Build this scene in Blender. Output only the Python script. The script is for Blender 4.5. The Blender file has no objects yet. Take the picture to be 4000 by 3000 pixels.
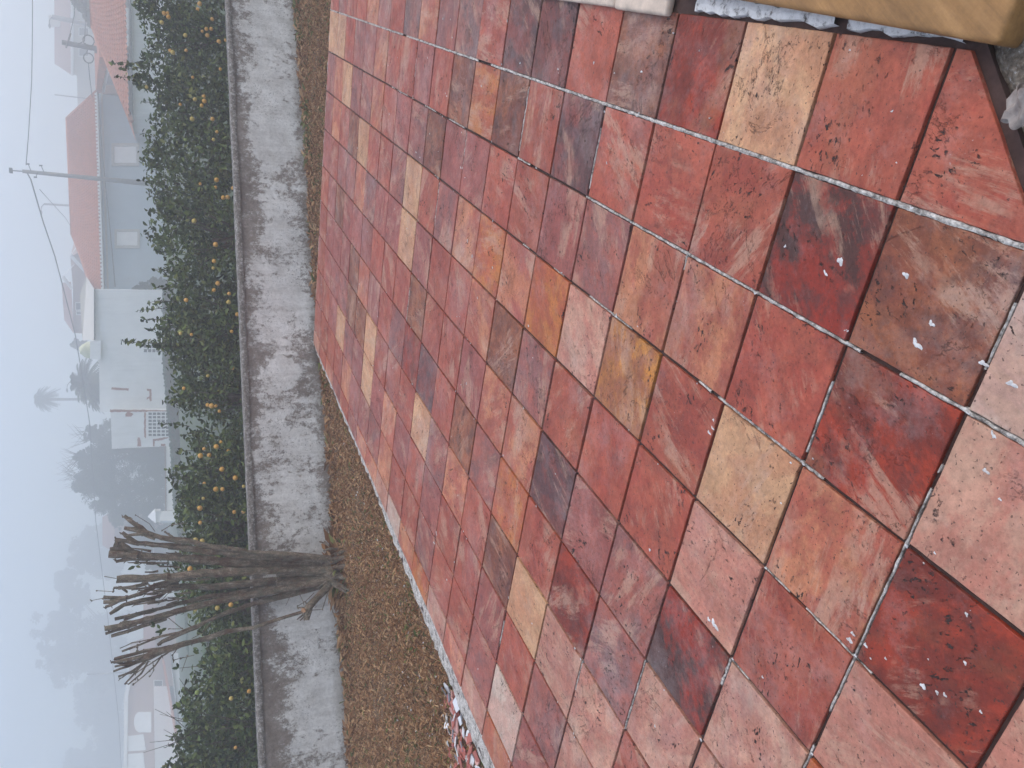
import bpy, bmesh, math, random
import numpy as np
from mathutils import Vector, Matrix, Quaternion
sc = bpy.context.scene
random.seed(7); RNG = np.random.default_rng(7)

# ---------------------------------------------------------------- camera
T = 0.37                                    # side of a paving tile, metres
F, PITCH, ROLL, ANG, OX, OY, HH = 3077.01, .42192, -.04098, -.48409, 1.49492, 2.30255, 4.4505
cp, sp = math.cos(PITCH), math.sin(PITCH)
FWD = Vector((0, cp, -sp)); UPV = Vector((0, sp, cp)); RT = Vector((1, 0, 0))
R2 = RT*math.cos(ROLL) + UPV*math.sin(ROLL); U2 = -RT*math.sin(ROLL) + UPV*math.cos(ROLL)
EYE = HH*T
cam_d = bpy.data.cameras.new('camera'); cam = bpy.data.objects.new('camera', cam_d)
sc.collection.objects.link(cam); sc.camera = cam
cam_d.sensor_width = 36; cam_d.lens = 36*F/4000; cam_d.clip_start = .05; cam_d.clip_end = 2000
M3 = Matrix((-U2, R2, -FWD)).transposed().to_4x4()      # the phone was held on its side
cam.matrix_world = Matrix.Translation((0, 0, EYE)) @ M3
# ---------------------------------------------------------------- world, sun, exposure
SUN_EL, SUN_AZ = math.radians(50), math.radians(105)
w = bpy.data.worlds.new('World'); sc.world = w; w.use_nodes = True
nt = w.node_tree; bg = nt.nodes['Background']
sky = nt.nodes.new('ShaderNodeTexSky'); sky.sky_type = 'NISHITA'; sky.sun_disc = False
sky.sun_elevation = SUN_EL; sky.sun_rotation = SUN_AZ; sky.air_density = 1.0; sky.dust_density = 1.5; sky.ozone_density = .6
nt.links.new(sky.outputs[0], bg.inputs[0]); bg.inputs[1].default_value = 0.15
sd = bpy.data.lights.new('sun', 'SUN'); sd.energy = 1.2; sd.angle = math.radians(60); sd.color = (1, .955, .90)
sun = bpy.data.objects.new('sun', sd); sc.collection.objects.link(sun)
dirv = Vector((math.sin(SUN_AZ)*math.cos(SUN_EL), math.cos(SUN_AZ)*math.cos(SUN_EL), math.sin(SUN_EL)))
sun.rotation_euler = dirv.to_track_quat('Z', 'Y').to_euler()
sc.view_settings.view_transform = 'Standard'; sc.view_settings.look = 'None'
sc.view_settings.exposure = 0.95; sc.view_settings.gamma = 1
sc.render.engine = 'CYCLES'
sc.cycles.max_bounces = 16; sc.cycles.volume_bounces = 12; sc.cycles.transparent_max_bounces = 8
sc.cycles.use_denoising = True; sc.cycles.denoising_input_passes = 'RGB_ALBEDO_NORMAL'; sc.cycles.denoising_prefilter = 'ACCURATE'
try: sc.cycles.denoiser = 'OPENIMAGEDENOISE'
except Exception: pass

# ---------------------------------------------------------------- photo geometry helpers
def ray(x, y): x = float(x); y = float(y); return R2*(1500-y) - U2*(x-2000) + FWD*F
def at(x, y, Y):                              # the point at depth Y seen at a photo pixel
    d = ray(x, y); t = float(Y)/d.y; return Vector((d.x*t, float(Y), EYE + d.z*t))
def gp(x, y, z=0.):                           # the point at height z
    d = ray(x, y); t = (z-EYE)/d.z; return Vector((d.x*t, d.y*t, z))
def px(Y): return Y/F                         # size in metres of one photo pixel at depth Y
eL = Vector((-math.cos(ANG), -math.sin(ANG), 0)); eM = Vector((-math.sin(ANG), math.cos(ANG), 0))
O0 = Vector((OX*T, OY*T, 0))
def tw(l, m, z=0.): l = float(l); m = float(m); return O0 + T*(l*eL + m*eM) + Vector((0, 0, float(z)))
class Plane:                                  # a vertical plane through two ground points
    def __init__(s, a, b):
        s.a = Vector((a[0], a[1], 0)); s.d = (Vector((b[0], b[1], 0))-s.a).normalized()
        s.n = Vector((s.d.y, -s.d.x, 0))      # towards the camera
        if s.n.y > 0: s.n = -s.n
    def P(s, x, y, off=0.):                   # photo pixel -> point on the plane pushed towards the camera by off
        d = ray(x, y); o = Vector((0, 0, EYE)); t = (s.a + s.n*off - o).dot(s.n)/d.dot(s.n); return o + d*t

# ---------------------------------------------------------------- object helpers
COL = sc.collection
def link(name, me, mat=None, parent=None):
    if mat is not None:
        for m in (mat if isinstance(mat, (list, tuple)) else [mat]): me.materials.append(m)
    o = bpy.data.objects.new(name, me); COL.objects.link(o)
    if parent is not None: o.parent = parent
    return o
def tag(o, label=None, cat=None, group=None, kind=None):
    if label: o['label'] = label
    if cat: o['category'] = cat
    if group: o['group'] = group
    if kind: o['kind'] = kind
    return o
def thing(name, loc, label, cat, group=None):
    o = bpy.data.objects.new(name, None); COL.objects.link(o); o.location = loc
    o.empty_display_size = .1
    return tag(o, label, cat, group)
class MB:
    def __init__(s): s.v = []; s.f = []; s.m = []
    def add(s, vs, fs, mi=0):
        b = len(s.v); s.v += [tuple(v) for v in vs]; s.f += [tuple(i+b for i in f) for f in fs]; s.m += [mi]*len(fs)
    def box(s, o, ax, ay, az, mi=0):          # corner o and three edge vectors
        o = Vector(o); v = [o, o+ax, o+ax+ay, o+ay]; v += [p+az for p in v]
        s.add(v, [(0,3,2,1),(4,5,6,7),(0,1,5,4),(1,2,6,5),(2,3,7,6),(3,0,4,7)], mi)
    def prism(s, poly, ext, mi=0):            # polygon extruded by a vector
        n = len(poly); v = [Vector(p) for p in poly]+[Vector(p)+ext for p in poly]
        s.add(v, [tuple(range(n)), tuple(range(2*n-1, n-1, -1))]+[(i,(i+1)%n,(i+1)%n+n,i+n)[::-1] for i in range(n)], mi)
    def tube(s, pts, rad, n=8, mi=0, mcap=None, jit=0.):
        pts = [Vector(p) for p in pts]; rings = []; up = Vector((.31,.17,.93)); b = len(s.v)
        for i, p in enumerate(pts):
            d = (pts[min(i+1, len(pts)-1)]-pts[max(i-1, 0)])
            d = d.normalized() if d.length > 1e-9 else Vector((0,0,1))
            a = d.cross(up); a = a.normalized() if a.length > 1e-3 else d.cross(Vector((1,0,0))).normalized()
            c = d.cross(a); r = rad[i] if hasattr(rad, '__len__') else rad
            for k in range(n):
                t = 2*math.pi*k/n; rr = r*(1+jit*(random.random()-.5))
                s.v.append(tuple(p + a*math.cos(t)*rr + c*math.sin(t)*rr))
        for i in range(len(pts)-1):
            for k in range(n):
                s.f.append((b+i*n+k, b+i*n+(k+1)%n, b+(i+1)*n+(k+1)%n, b+(i+1)*n+k)); s.m.append(mi)
        s.f.append(tuple(b+k for k in range(n))[::-1]); s.m.append(mi)
        e = b+(len(pts)-1)*n; s.f.append(tuple(e+k for k in range(n))); s.m.append(mi if mcap is None else mcap)
    def build(s, name, mat, parent=None, smooth=False, origin=None):
        me = bpy.data.meshes.new(name); o3 = Vector(origin) if origin is not None else Vector((0,0,0))
        if parent is not None: o3 = parent.location if parent.parent is None else Vector((0,0,0)) if False else parent.location
        base = Vector((0,0,0))
        if parent is not None:
            base = parent.location.copy()
            q = parent.parent
            while q is not None: base += q.location; q = q.parent
        elif origin is not None: base = Vector(origin)
        me.from_pydata([tuple(Vector(v)-base) for v in s.v], [], s.f)
        me.polygons.foreach_set('material_index', s.m)
        if smooth: me.polygons.foreach_set('use_smooth', [True]*len(s.f))
        me.update(); bm = bmesh.new(); bm.from_mesh(me); bmesh.ops.recalc_face_normals(bm, faces=bm.faces); bm.to_mesh(me); bm.free()
        o = link(name, me, mat, parent)
        if parent is None and origin is not None: o.location = origin
        return o
def quadmesh(name, V, nf, mat, parent=None, tris=False, base=None):     # numpy vertices, nf verts per face
    me = bpy.data.meshes.new(name); n = len(V); V = np.asarray(V, np.float32)
    if base is not None: V = V - np.array(base, np.float32)
    k = n//nf
    me.vertices.add(n); me.vertices.foreach_set('co', V.ravel())
    me.loops.add(n); me.loops.foreach_set('vertex_index', np.arange(n, dtype=np.int32))
    me.polygons.add(k); me.polygons.foreach_set('loop_start', np.arange(0, n, nf, dtype=np.int32))
    try: me.polygons.foreach_set('loop_total', np.full(k, nf, np.int32))
    except Exception: pass
    me.update(calc_edges=True)
    return link(name, me, mat, parent)
def s2l(c): 
    return tuple(((v/255)/12.92 if v/255 <= .04045 else ((v/255+.055)/1.055)**2.4) for v in c)

# ---------------------------------------------------------------- materials
class N:                                      # small node-graph helper
    def __init__(s, name):
        s.mat = bpy.data.materials.new(name); s.mat.use_nodes = True; s.t = s.mat.node_tree
        s.b = s.t.nodes['Principled BSDF']; s.out = s.t.nodes['Material Output']
    def n(s, typ, **k):
        d = s.t.nodes.new('ShaderNode'+typ)
        for a, v in k.items(): setattr(d, a, v)
        return d
    def L(s, a, b): s.t.links.new(a, b)
    def obj(s): return s.n('TexCoord').outputs['Object']
    def mapv(s, v, scale=(1,1,1), rot=(0,0,0)):
        m = s.n('Mapping'); s.L(v, m.inputs[0]); m.inputs['Scale'].default_value = scale; m.inputs['Rotation'].default_value = rot; return m.outputs[0]
    def noise(s, v, scale=5, detail=6, rough=.6, dist=0.):
        m = s.n('TexNoise'); s.L(v, m.inputs['Vector']); m.inputs['Scale'].default_value = scale; m.inputs['Detail'].default_value = detail
        m.inputs['Roughness'].default_value = rough; m.inputs['Distortion'].default_value = dist; return m.outputs[0]
    def ramp(s, v, stops):
        r = s.n('ValToRGB'); s.L(v, r.inputs[0]); e = r.color_ramp.elements
        while len(e) < len(stops): e.new(.5)
        for i, (p, c) in enumerate(stops):
            e[i].position = p; e[i].color = (c, c, c, 1) if not hasattr(c, '__len__') else (*c, 1)
        return r.outputs[0]
    def mix(s, f, a, b, mode='MIX'):
        m = s.n('Mix', data_type='RGBA', blend_type=mode)
        for i, v in ((0, f), (6, a), (7, b)):
            if isinstance(v, (int, float)): m.inputs[i].default_value = v
            elif isinstance(v, tuple): m.inputs[i].default_value = (*v, 1)
            else: s.L(v, m.inputs[i])
        return m.outputs[2]
    def math(s, op, a, b=0.):
        m = s.n('Math', operation=op)
        for i, v in enumerate((a, b)):
            if isinstance(v, (int, float)): m.inputs[i].default_value = v
            else: s.L(v, m.inputs[i])
        return m.outputs[0]
    def bump(s, h, strength=.3, dist=.01):
        m = s.n('Bump'); m.inputs['Strength'].default_value = strength; m.inputs['Distance'].default_value = dist
        s.L(h, m.inputs['Height']); s.L(m.outputs[0], s.b.inputs['Normal'])
    def col(s, c):
        if isinstance(c, tuple): s.b.inputs['Base Color'].default_value = (*c, 1)
        else: s.L(c, s.b.inputs['Base Color'])
    def rough(s, r, spec=None):
        if isinstance(r, (int, float)): s.b.inputs['Roughness'].default_value = r
        else: s.L(r, s.b.inputs['Roughness'])
        if spec is not None: s.b.inputs['Specular IOR Level'].default_value = spec
def plain(name, c, var=.25, scale=8, rough=.8, bump=.2, bd=.01):
    g = N(name); v = g.obj(); n = g.noise(v, scale, 7, .65)
    lo = tuple(x*(1-var) for x in c); hi = tuple(min(1, x*(1+var)) for x in c)
    g.col(g.ramp(n, [(.3, lo), (.7, hi)])); g.rough(rough); g.bump(n, bump, bd); return g.mat

def mat_tile():
    g = N('slate_tile'); obj = g.obj()
    a1 = g.n('Attribute', attribute_name='base').outputs['Color']; a2 = g.n('Attribute', attribute_name='alt').outputs['Color']
    off = g.n('Attribute', attribute_name='offs').outputs['Color']
    sep = g.n('SeparateColor'); g.L(off, sep.inputs[0])
    va = g.n('VectorMath', operation='MULTIPLY_ADD'); g.L(off, va.inputs[0]); va.inputs[1].default_value = (37, 41, 29); g.L(obj, va.inputs[2])
    v0 = va.outputs[0]
    rot = g.n('VectorRotate', rotation_type='Z_AXIS'); g.L(v0, rot.inputs['Vector']); g.L(g.math('MULTIPLY', sep.outputs[0], 6.28), rot.inputs['Angle'])
    vs = g.mapv(rot.outputs[0], (1, .55, 1)); vl = g.mapv(rot.outputs[0], (1, .22, 1))
    big = g.noise(vs, 5.0, 12, .68, .35); mid = g.noise(v0, 17, 10, .74, .2); fine = g.noise(v0, 60, 8, .78)
    bm_ = g.math('ADD', g.math('MULTIPLY', big, .72), g.math('MULTIPLY', mid, .28))
    c = g.mix(g.ramp(bm_, [(.455, 0.), (.49, .6), (.545, 1.)]), a1, a2)
    # soft lighter and darker clouding
    c = g.mix(.9, c, g.ramp(g.noise(vs, 11, 9, .72, .3), [(.28, .68), (.5, 1.), (.72, 1.30)]), 'MULTIPLY')
    # dark iron stains
    st = g.noise(v0, 8, 12, .76, .25)
    c = g.mix(g.math('MULTIPLY', g.ramp(st, [(.50, 0.), (.60, 1.)]), g.math('MULTIPLY', sep.outputs[1], .95)), c, (.065, .034, .030))
    # pale feathery layers
    vn = g.noise(vl, 8, 12, .78, .4); mk = g.ramp(g.noise(v0, 3.6, 6, .6), [(.46, 0.), (.56, 1.)])
    c = g.mix(g.math('MULTIPLY', g.math('MULTIPLY', g.ramp(vn, [(.50, 0.), (.56, 1.)]), mk), .55), c, (.46, .28, .19))
    # rust/ochre flushes
    oc = g.ramp(g.noise(vs, 3.3, 8, .66, .3), [(.53, 0.), (.63, 1.)])
    c = g.mix(g.math('MULTIPLY', oc, g.math('MULTIPLY', sep.outputs[2], .45)), c, (.36, .16, .07))
    # patchy whitish bloom
    hz = g.ramp(g.noise(obj, 1.3, 11, .8), [(.50, 0.), (.70, .28)])
    c = g.mix(hz, c, (.50, .46, .44))
    c = g.mix(.9, c, g.ramp(fine, [(.25, .55), (.48, .98), (.78, 1.35)]), 'MULTIPLY')
    # pits, clustered
    pt = g.noise(vs, 75, 3, .6, .3); pm = g.noise(v0, 6, 6, .75)
    pit = g.math('MULTIPLY', g.ramp(pt, [(.585, 0.), (.63, 1.)]), g.ramp(pm, [(.53, 0.), (.60, 1.)]))
    c = g.mix(pit, c, (.03, .016, .013))
    sp_ = g.math('MULTIPLY', g.ramp(g.noise(v0, 105, 2, .5), [(.665, 0.), (.70, 1.)]), .75)
    c = g.mix(sp_, c, (.05, .025, .02))
    crk = g.noise(v0, 2.6, 9, .7, .8); cr = g.math('MULTIPLY', g.ramp(g.math('ABSOLUTE', g.math('SUBTRACT', crk, .5)), [(0., 1.), (.0022, 0.)]), g.ramp(g.noise(v0, 2.2, 2, .5), [(.55, 0.), (.6, .8)]))
    c = g.mix(cr, c, (.03, .018, .015))
    # dried cement splashes
    wf = g.math('MULTIPLY', g.ramp(g.noise(obj, 95, 4, .6), [(.66, 0.), (.70, 1.)]), g.ramp(g.noise(obj, 3.0, 7, .7), [(.56, 0.), (.66, 1.)]))
    c = g.mix(g.math('MULTIPLY', wf, .85), c, (.60, .59, .58))
    g.col(c)
    g.rough(g.ramp(g.noise(v0, 12, 6, .7), [(.3, .36), (.7, .68)]), .30)
    h = g.math('SUBTRACT', g.math('ADD', g.math('MULTIPLY', big, 1.6), g.math('ADD', g.math('MULTIPLY', mid, .7), g.math('MULTIPLY', fine, .3))), g.math('ADD', pit, cr))
    g.bump(h, .8, .005); return g.mat
def mat_grout():
    g = N('red_brown_joint'); v = g.obj(); n = g.noise(v, 30, 8, .7)
    g.col(g.ramp(n, [(.3, (.030, .012, .009)), (.55, (.055, .026, .020)), (.8, (.09, .05, .038))])); g.rough(.85); g.bump(n, .5, .004); return g.mat
def mat_mortar():
    g = N('grey_mortar'); v = g.obj(); n = g.noise(v, 22, 9, .75); m = g.noise(v, 90, 4, .6)
    c = g.ramp(n, [(.32, (.06, .052, .048)), (.40, (.19, .17, .15)), (.49, (.48, .44, .39)), (.72, (.74, .70, .65))])
    g.col(g.mix(.8, c, g.ramp(m, [(.35, .35), (.6, 1.2)]), 'MULTIPLY')); g.rough(.9); g.bump(g.math('ADD', n, g.math('MULTIPLY', m, .6)), 1., .006); return g.mat
def mat_white():
    g = N('white_plaster_drip'); v = g.obj(); n = g.noise(v, 40, 6, .7)
    g.col(g.ramp(n, [(.35, (.40, .38, .36)), (.6, (.68, .67, .66))])); g.rough(.8); g.bump(n, .4, .004); return g.mat
def mat_wall():
    g = N('peeling_whitewash'); v = g.obj()
    sx = g.n('SeparateXYZ'); g.L(v, sx.inputs[0]); hgt = sx.outputs[2]
    n1 = g.noise(g.mapv(v, (1.0, 1.0, .85)), 2.6, 14, .78, .25); n2 = g.noise(g.mapv(v, (1, 1, .8)), 17, 12, .84, .1); n3 = g.noise(v, .55, 3, .5)
    streak = g.noise(g.mapv(v, (9, 9, .45)), 1.5, 8, .72)
    top = g.ramp(g.math('DIVIDE', hgt, 1.05), [(0., .18), (.18, .02), (.5, .0), (.72, .20), (.88, .44), (1., .60)])
    k = g.math('ADD', g.math('ADD', g.math('MULTIPLY', n1, .52), g.math('MULTIPLY', n2, .48)), g.math('MULTIPLY', top, .34))
    k = g.math('ADD', k, g.math('MULTIPLY', g.math('SUBTRACT', n3, .5), .24)); k = g.math('ADD', k, g.math('MULTIPLY', g.math('SUBTRACT', streak, .5), .13))
    k = g.math('ADD', k, g.ramp(g.math('DIVIDE', sx.outputs[0], 20.), [(.30, -.0), (.38, .005), (.46, .022), (.60, .034)]))
    peel = g.ramp(k, [(.545, 0.), (.575, .8), (.62, 1.)])
    pc = g.ramp(g.noise(v, 11, 11, .8), [(.25, (.085, .070, .060)), (.5, (.19, .155, .13)), (.75, (.33, .29, .255))])
    wc = g.ramp(g.noise(v, 6, 10, .76), [(.25, (.44, .42, .39)), (.5, (.62, .60, .565)), (.78, (.78, .76, .72))])
    wc = g.mix(g.ramp(streak, [(.45, 0.), (.78, .5)]), wc, (.30, .26, .225))
    c = g.mix(peel, wc, pc)
    low = g.ramp(g.math('ADD', hgt, g.math('MULTIPLY', n1, .26)), [(.13, 1.), (.30, 0.)])
    c = g.mix(g.math('MULTIPLY', low, .8), c, (.14, .11, .07))
    spk = g.math('MULTIPLY', g.ramp(g.noise(v, 60, 4, .65), [(.58, 0.), (.64, 1.)]), g.ramp(g.noise(v, 2.2, 6, .7), [(.42, 0.), (.58, 1.)]))
    c = g.mix(g.math('MULTIPLY', spk, .75), c, (.075, .065, .055))
    c = g.mix(.8, c, g.ramp(g.noise(v, 34, 8, .8), [(.3, .70), (.5, 1.), (.75, 1.22)]), 'MULTIPLY')
    g.col(c); g.rough(.92); g.bump(g.math('SUBTRACT', n2, g.math('MULTIPLY', peel, .5)), .7, .014); return g.mat
def mat_leaf(name, stops, rough=.42, trans=.0, spec=.4):
    g = N(name); r = g.n('NewGeometry').outputs['Random Per Island']
    g.col(g.ramp(r, stops)); g.rough(rough, spec); return g.mat
def mat_bark(name, a, b, c, scale=14):
    g = N(name); v = g.obj(); n = g.noise(g.mapv(v, (1, 1, .35)), scale*1.6, 12, .82, .2); m = g.noise(v, 4.5, 8, .7); f = g.noise(v, 90, 6, .75)
    cc = g.ramp(n, [(.36, a), (.5, b), (.62, c)]); cc = g.mix(g.ramp(m, [(.50, 0.), (.60, .75)]), cc, (.12, .062, .04))
    cc = g.mix(g.math('MULTIPLY', g.ramp(g.noise(v, 13, 9, .78), [(.49, 0.), (.58, 1.)]), .6), cc, (.15, .15, .105))
    cc = g.mix(.9, cc, g.ramp(f, [(.32, .45), (.5, 1.), (.7, 1.4)]), 'MULTIPLY')
    g.col(cc); g.rough(.95, .2); g.bump(g.math('ADD', n, g.math('MULTIPLY', f, .4)), 1., .03); return g.mat
def mat_lawn():
    g = N('dry_ground'); v = g.obj(); n = g.noise(v, 9, 9, .7)
    g.col(g.ramp(n, [(.3, (.07, .04, .02)), (.55, (.15, .088, .042)), (.75, (.20, .12, .06))])); g.rough(1.); g.bump(n, .8, .03); return g.mat
def mat_ground():
    g = N('garden_ground'); v = g.obj(); n = g.noise(v, .35, 9, .7)
    g.col(g.ramp(n, [(.3, (.03, .045, .02)), (.55, (.05, .075, .03)), (.75, (.09, .10, .05))])); g.rough(1.); return g.mat
def mat_rooftile(name, base, dark):
    g = N(name); v = g.obj(); n = g.noise(v, 4, 7, .7); m = g.noise(v, 22, 5, .7)
    c = g.ramp(n, [(.3, dark), (.6, base)]); g.col(g.mix(.6, c, g.ramp(m, [(.3, .6), (.7, 1.25)]), 'MULTIPLY')); g.rough(.85); g.bump(m, .5, .02); return g.mat
def mat_plaster(name, c, dirt=(.35, .33, .3), amt=.35):
    g = N(name); v = g.obj(); n = g.noise(v, .9, 8, .7); s = g.noise(g.mapv(v, (4, 4, .35)), 1., 6, .7)
    cc = g.mix(g.math('MULTIPLY', g.ramp(s, [(.48, 0.), (.8, 1.)]), amt), c, dirt); cc = g.mix(.5, cc, g.ramp(n, [(.3, .85), (.7, 1.1)]), 'MULTIPLY')
    g.col(cc); g.rough(.9); g.bump(g.noise(v, 20, 5, .7), .15, .01); return g.mat
def mat_sand():
    g = N('tan_stone'); v = g.obj(); sx = g.mapv(v, (1, 1, 1), (0, 0, -ANG)); st = g.mapv(sx, (14, 1.3, 14))
    n = g.noise(st, 2.2, 8, .65, .2); m = g.noise(v, 60, 5, .7); b = g.noise(v, 4, 4, .6)
    c = g.ramp(n, [(.25, (.17, .08, .022)), (.5, (.33, .165, .05)), (.8, (.50, .27, .10))])
    c = g.mix(g.ramp(b, [(.4, 0.), (.7, .6)]), c, (.20, .105, .035)); c = g.mix(.5, c, g.ramp(m, [(.3, .7), (.7, 1.15)]), 'MULTIPLY')
    g.col(c); g.rough(.6); g.bump(g.math('ADD', n, g.math('MULTIPLY', m, .3)), .3, .003); return g.mat
def mat_rough_concrete():
    g = N('rough_screed'); v = g.obj(); vo = g.n('TexVoronoi'); g.L(v, vo.inputs['Vector']); vo.inputs['Scale'].default_value = 75
    n = g.noise(v, 70, 6, .75); m = g.noise(v, 9, 7, .7, .4)
    c = g.ramp(n, [(.3, (.05, .04, .03)), (.45, (.22, .17, .12)), (.6, (.34, .29, .23)), (.75, (.5, .46, .42))])
    c = g.mix(.6, c, g.ramp(vo.outputs['Distance'], [(0., 1.25), (.35, .8), (.7, .3)]), 'MULTIPLY')
    c = g.mix(g.ramp(g.math('ADD', g.math('MULTIPLY', m, .6), g.math('MULTIPLY', n, .4)), [(.56, 0.), (.60, .85)]), c, (.55, .54, .52)); g.col(c); g.rough(.95)
    g.bump(g.math('SUBTRACT', n, vo.outputs['Distance']), 1., .012); return g.mat

MT = mat_tile(); MG = mat_grout(); MM = mat_mortar(); MW = mat_white(); MWALL = mat_wall()
MLEAF = mat_leaf('citrus_leaf', [(0., (.022, .036, .010)), (.35, (.045, .070, .018)), (.7, (.080, .115, .028)), (.93, (.13, .165, .042)), (1., (.22, .23, .06))], .55, spec=.15)
MLEAFY = mat_leaf('citrus_leaf_yellowing', [(0., (.06, .09, .03)), (.5, (.12, .15, .045)), (1., (.24, .24, .06))], .45)
MBARK = mat_bark('pruned_bark', (.06, .048, .035), (.23, .18, .13), (.42, .355, .275))
MBARK2 = mat_bark('citrus_bark', (.04, .035, .03), (.09, .075, .055), (.15, .13, .1))
MCUT = plain('cut_wood', (.42, .22, .11), .35, 20, .8)
MORANGE = [plain('orange_peel', (.60, .31, .055), .15, 90, .45, .15, .002), plain('ripening_peel', (.50, .36, .09), .2, 60, .45, .15, .002), plain('green_peel', (.24, .30, .07), .2, 60, .45, .15, .002)]
MROOF = mat_rooftile('terracotta_roof_tile', (.46, .155, .075), (.25, .08, .045))
MROOFF = mat_rooftile('weathered_roof_tile', (.26, .13, .10), (.18, .10, .08))
MBLUE = mat_plaster('pale_blue_plaster', (.36, .43, .47), (.28, .32, .34), .3)
MWH = mat_plaster('white_plaster', (.80, .80, .77), (.45, .44, .41), .3)
MCREAM = mat_plaster('cream_plaster', (.58, .54, .47), (.4, .36, .3), .3)
MPINK = mat_plaster('pink_plaster', (.40, .29, .25), (.3, .24, .2), .3)
MBRICK = plain('bare_brick', (.30, .11, .07), .35, 14, .9)
MSHUT = plain('white_shutter', (.72, .72, .70), .06, 3, .6)
MFRAME = plain('stone_window_frame', (.42, .41, .37), .15, 8, .8)
MDARKG = plain('dark_opening', (.025, .028, .03), .2, 3, .35)
MCONC = plain('pole_concrete', (.20, .19, .18), .25, 6, .9)
MMETAL = plain('dark_metal', (.06, .06, .06), .2, 6, .6)
MWIRE = plain('black_cable', (.03, .03, .03), .1, 6, .6)

# ================================================================ GROUND
WA = gp(1325, 1603, -.14)
# wall line measured at the grass
WALL0, WALL1 = Vector((-9.5, 7.62, 0)), Vector((12., 11.17, 0)); WP = Plane(WALL0, WALL1)
GZ = -.14
def ground_z(x, y):
    if y < 11.5: return GZ
    if y < 55: return GZ + (y-11.5)/43.5*.9
    if y < 110: return .76 + (y-55)/55*.5
    return 1.26 + (y-110)*.01
xs = list(range(-300, -40, 20)) + list(range(-40, 41, 4)) + list(range(60, 301, 20))
ys = [-80, -20, 0, 4, 8, 11.5, 16, 20, 26, 32, 40, 50, 60, 90, 130, 200, 300, 500]
b = MB(); b.v = [(x, y, ground_z(x, y)) for y in ys for x in xs]; nx = len(xs)
b.f = [(j*nx+i, j*nx+i+1, (j+1)*nx+i+1, (j+1)*nx+i) for j in range(len(ys)-1) for i in range(nx-1)]; b.m = [0]*len(b.f)
g_ = b.build('ground', mat_ground()); tag(g_, kind='structure')
# bare soil of the little yard in front of the wall
b = MB(); c = [(-9.4, -3), (9, -3), (9, 10.6), (-9.4, 7.55)]
NXS, NYS = 60, 60; 
for j in range(NYS+1):
    for i in range(NXS+1):
        x = -9.4 + 18.4*i/NXS; y0 = -3; y1 = 9.19+.165*(x-0)+.02; y = y0+(y1-y0)*j/NYS
        b.v.append((x, y, GZ+.012+.012*math.sin(x*3.1+y)*math.sin(y*2.3)+.008*random.random()))
b.f = [(j*(NXS+1)+i, j*(NXS+1)+i+1, (j+1)*(NXS+1)+i+1, (j+1)*(NXS+1)+i) for j in range(NYS) for i in range(NXS)]; b.m = [0]*len(b.f)
g_ = b.build('yard', mat_lawn(), smooth=True); tag(g_, kind='structure')

# ================================================================ TERRACE
OUT = [(.05, .88), (5., -3.8), (10.6, -3.8), (10.58, 5), (10.5, 9), (10.46, 12), (10.46, 19.97), (.0, 20.03), (-3.0, 20.03), (-3.0, 9.5), (-.02, 9.5), (.05, 6.)]
OUT = [(.05, .88), (5., -3.8), (10.6, -3.8), (10.58, 5), (10.5, 9), (10.46, 12), (10.46, 19.97), (.0, 20.03)]
def clip(poly, out):                           # Sutherland-Hodgman against the convex-ish outline
    area = sum(out[i][0]*out[(i+1)%len(out)][1]-out[(i+1)%len(out)][0]*out[i][1] for i in range(len(out)))
    sgn = 1 if area > 0 else -1
    for i in range(len(out)):
        a, b2 = out[i], out[(i+1) % len(out)]; res = []
        def side(p): return sgn*((b2[0]-a[0])*(p[1]-a[1])-(b2[1]-a[1])*(p[0]-a[0]))
        for k in range(len(poly)):
            p, q = poly[k], poly[(k+1) % len(poly)]; sp_, sq = side(p), side(q)
            if sp_ >= 0: res.append(p)
            if (sp_ > 0) != (sq > 0) and abs(sp_-sq) > 1e-9:
                t = sp_/(sp_-sq); res.append((p[0]+(q[0]-p[0])*t, p[1]+(q[1]-p[1])*t))
        poly = res
        if len(poly) < 3: return []
    return poly
OUTC = [(.05, .88), (5., -3.8), (10.6, -3.8), (10.58, 5), (10.46, 20.0), (.05, 20.0)]
terr = MB(); SL = [(l+(.0), m) for l, m in [(-.30, .93), (-.02, .84), (5., -3.88), (10.95, -3.95), (10.95, 4), (10.86, 9), (10.70, 12), (10.60, 20.15), (-.30, 20.15)]]
sl = []                                        # ragged concrete edge
for i in range(len(SL)):
    a, b2 = SL[i], SL[(i+1) % len(SL)]; n = max(1, int(math.hypot(a[0]-b2[0], a[1]-b2[1])/.25))
    for k in range(n):
        t = k/n; jx = (random.random()-.5)*.10 if a[0] > 10 or a[1] > 19 else 0; jy = (random.random()-.5)*.05 if a[1] > 19 else 0
        sl.append((a[0]+(b2[0]-a[0])*t+jx, a[1]+(b2[1]-a[1])*t+jy))
terr.prism([tw(l, m, -.014) for l, m in sl], Vector((0, 0, -.3)))
terrace = terr.build('terrace', [MG]); tag(terrace, kind='structure')
COLS = {
 0: "rrtRbrddremkermkrrmr", 1: "bDrrrdrbobrprrkpmrtt", 2: "Rrkkmprrppbmprkmmtkm", 3: "ktryloKokmrtmrrtbrkp",
 4: "rlrrrmbkrrptppmkmmrp", 5: "lDmpdkkprrbrrrpppbpr", 6: "llmRrombrdRmrpkbpppr", 7: "lrlltbrkmtrrrtbbmppr",
 8: "rrlmrprrprpkptpmtprr", 9: "rrrpwmrrmrrkmppkrrrr", 10: "rrkkolklokwlkkprpkrl"}
NEG = {(1, -1): 'w', (2, -1): 'l', (3, -1): 'R', (4, -1): 'l', (5, -1): 'o', (3, -2): 'l', (4, -2): 'o', (2, -2): 'l'}
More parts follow.
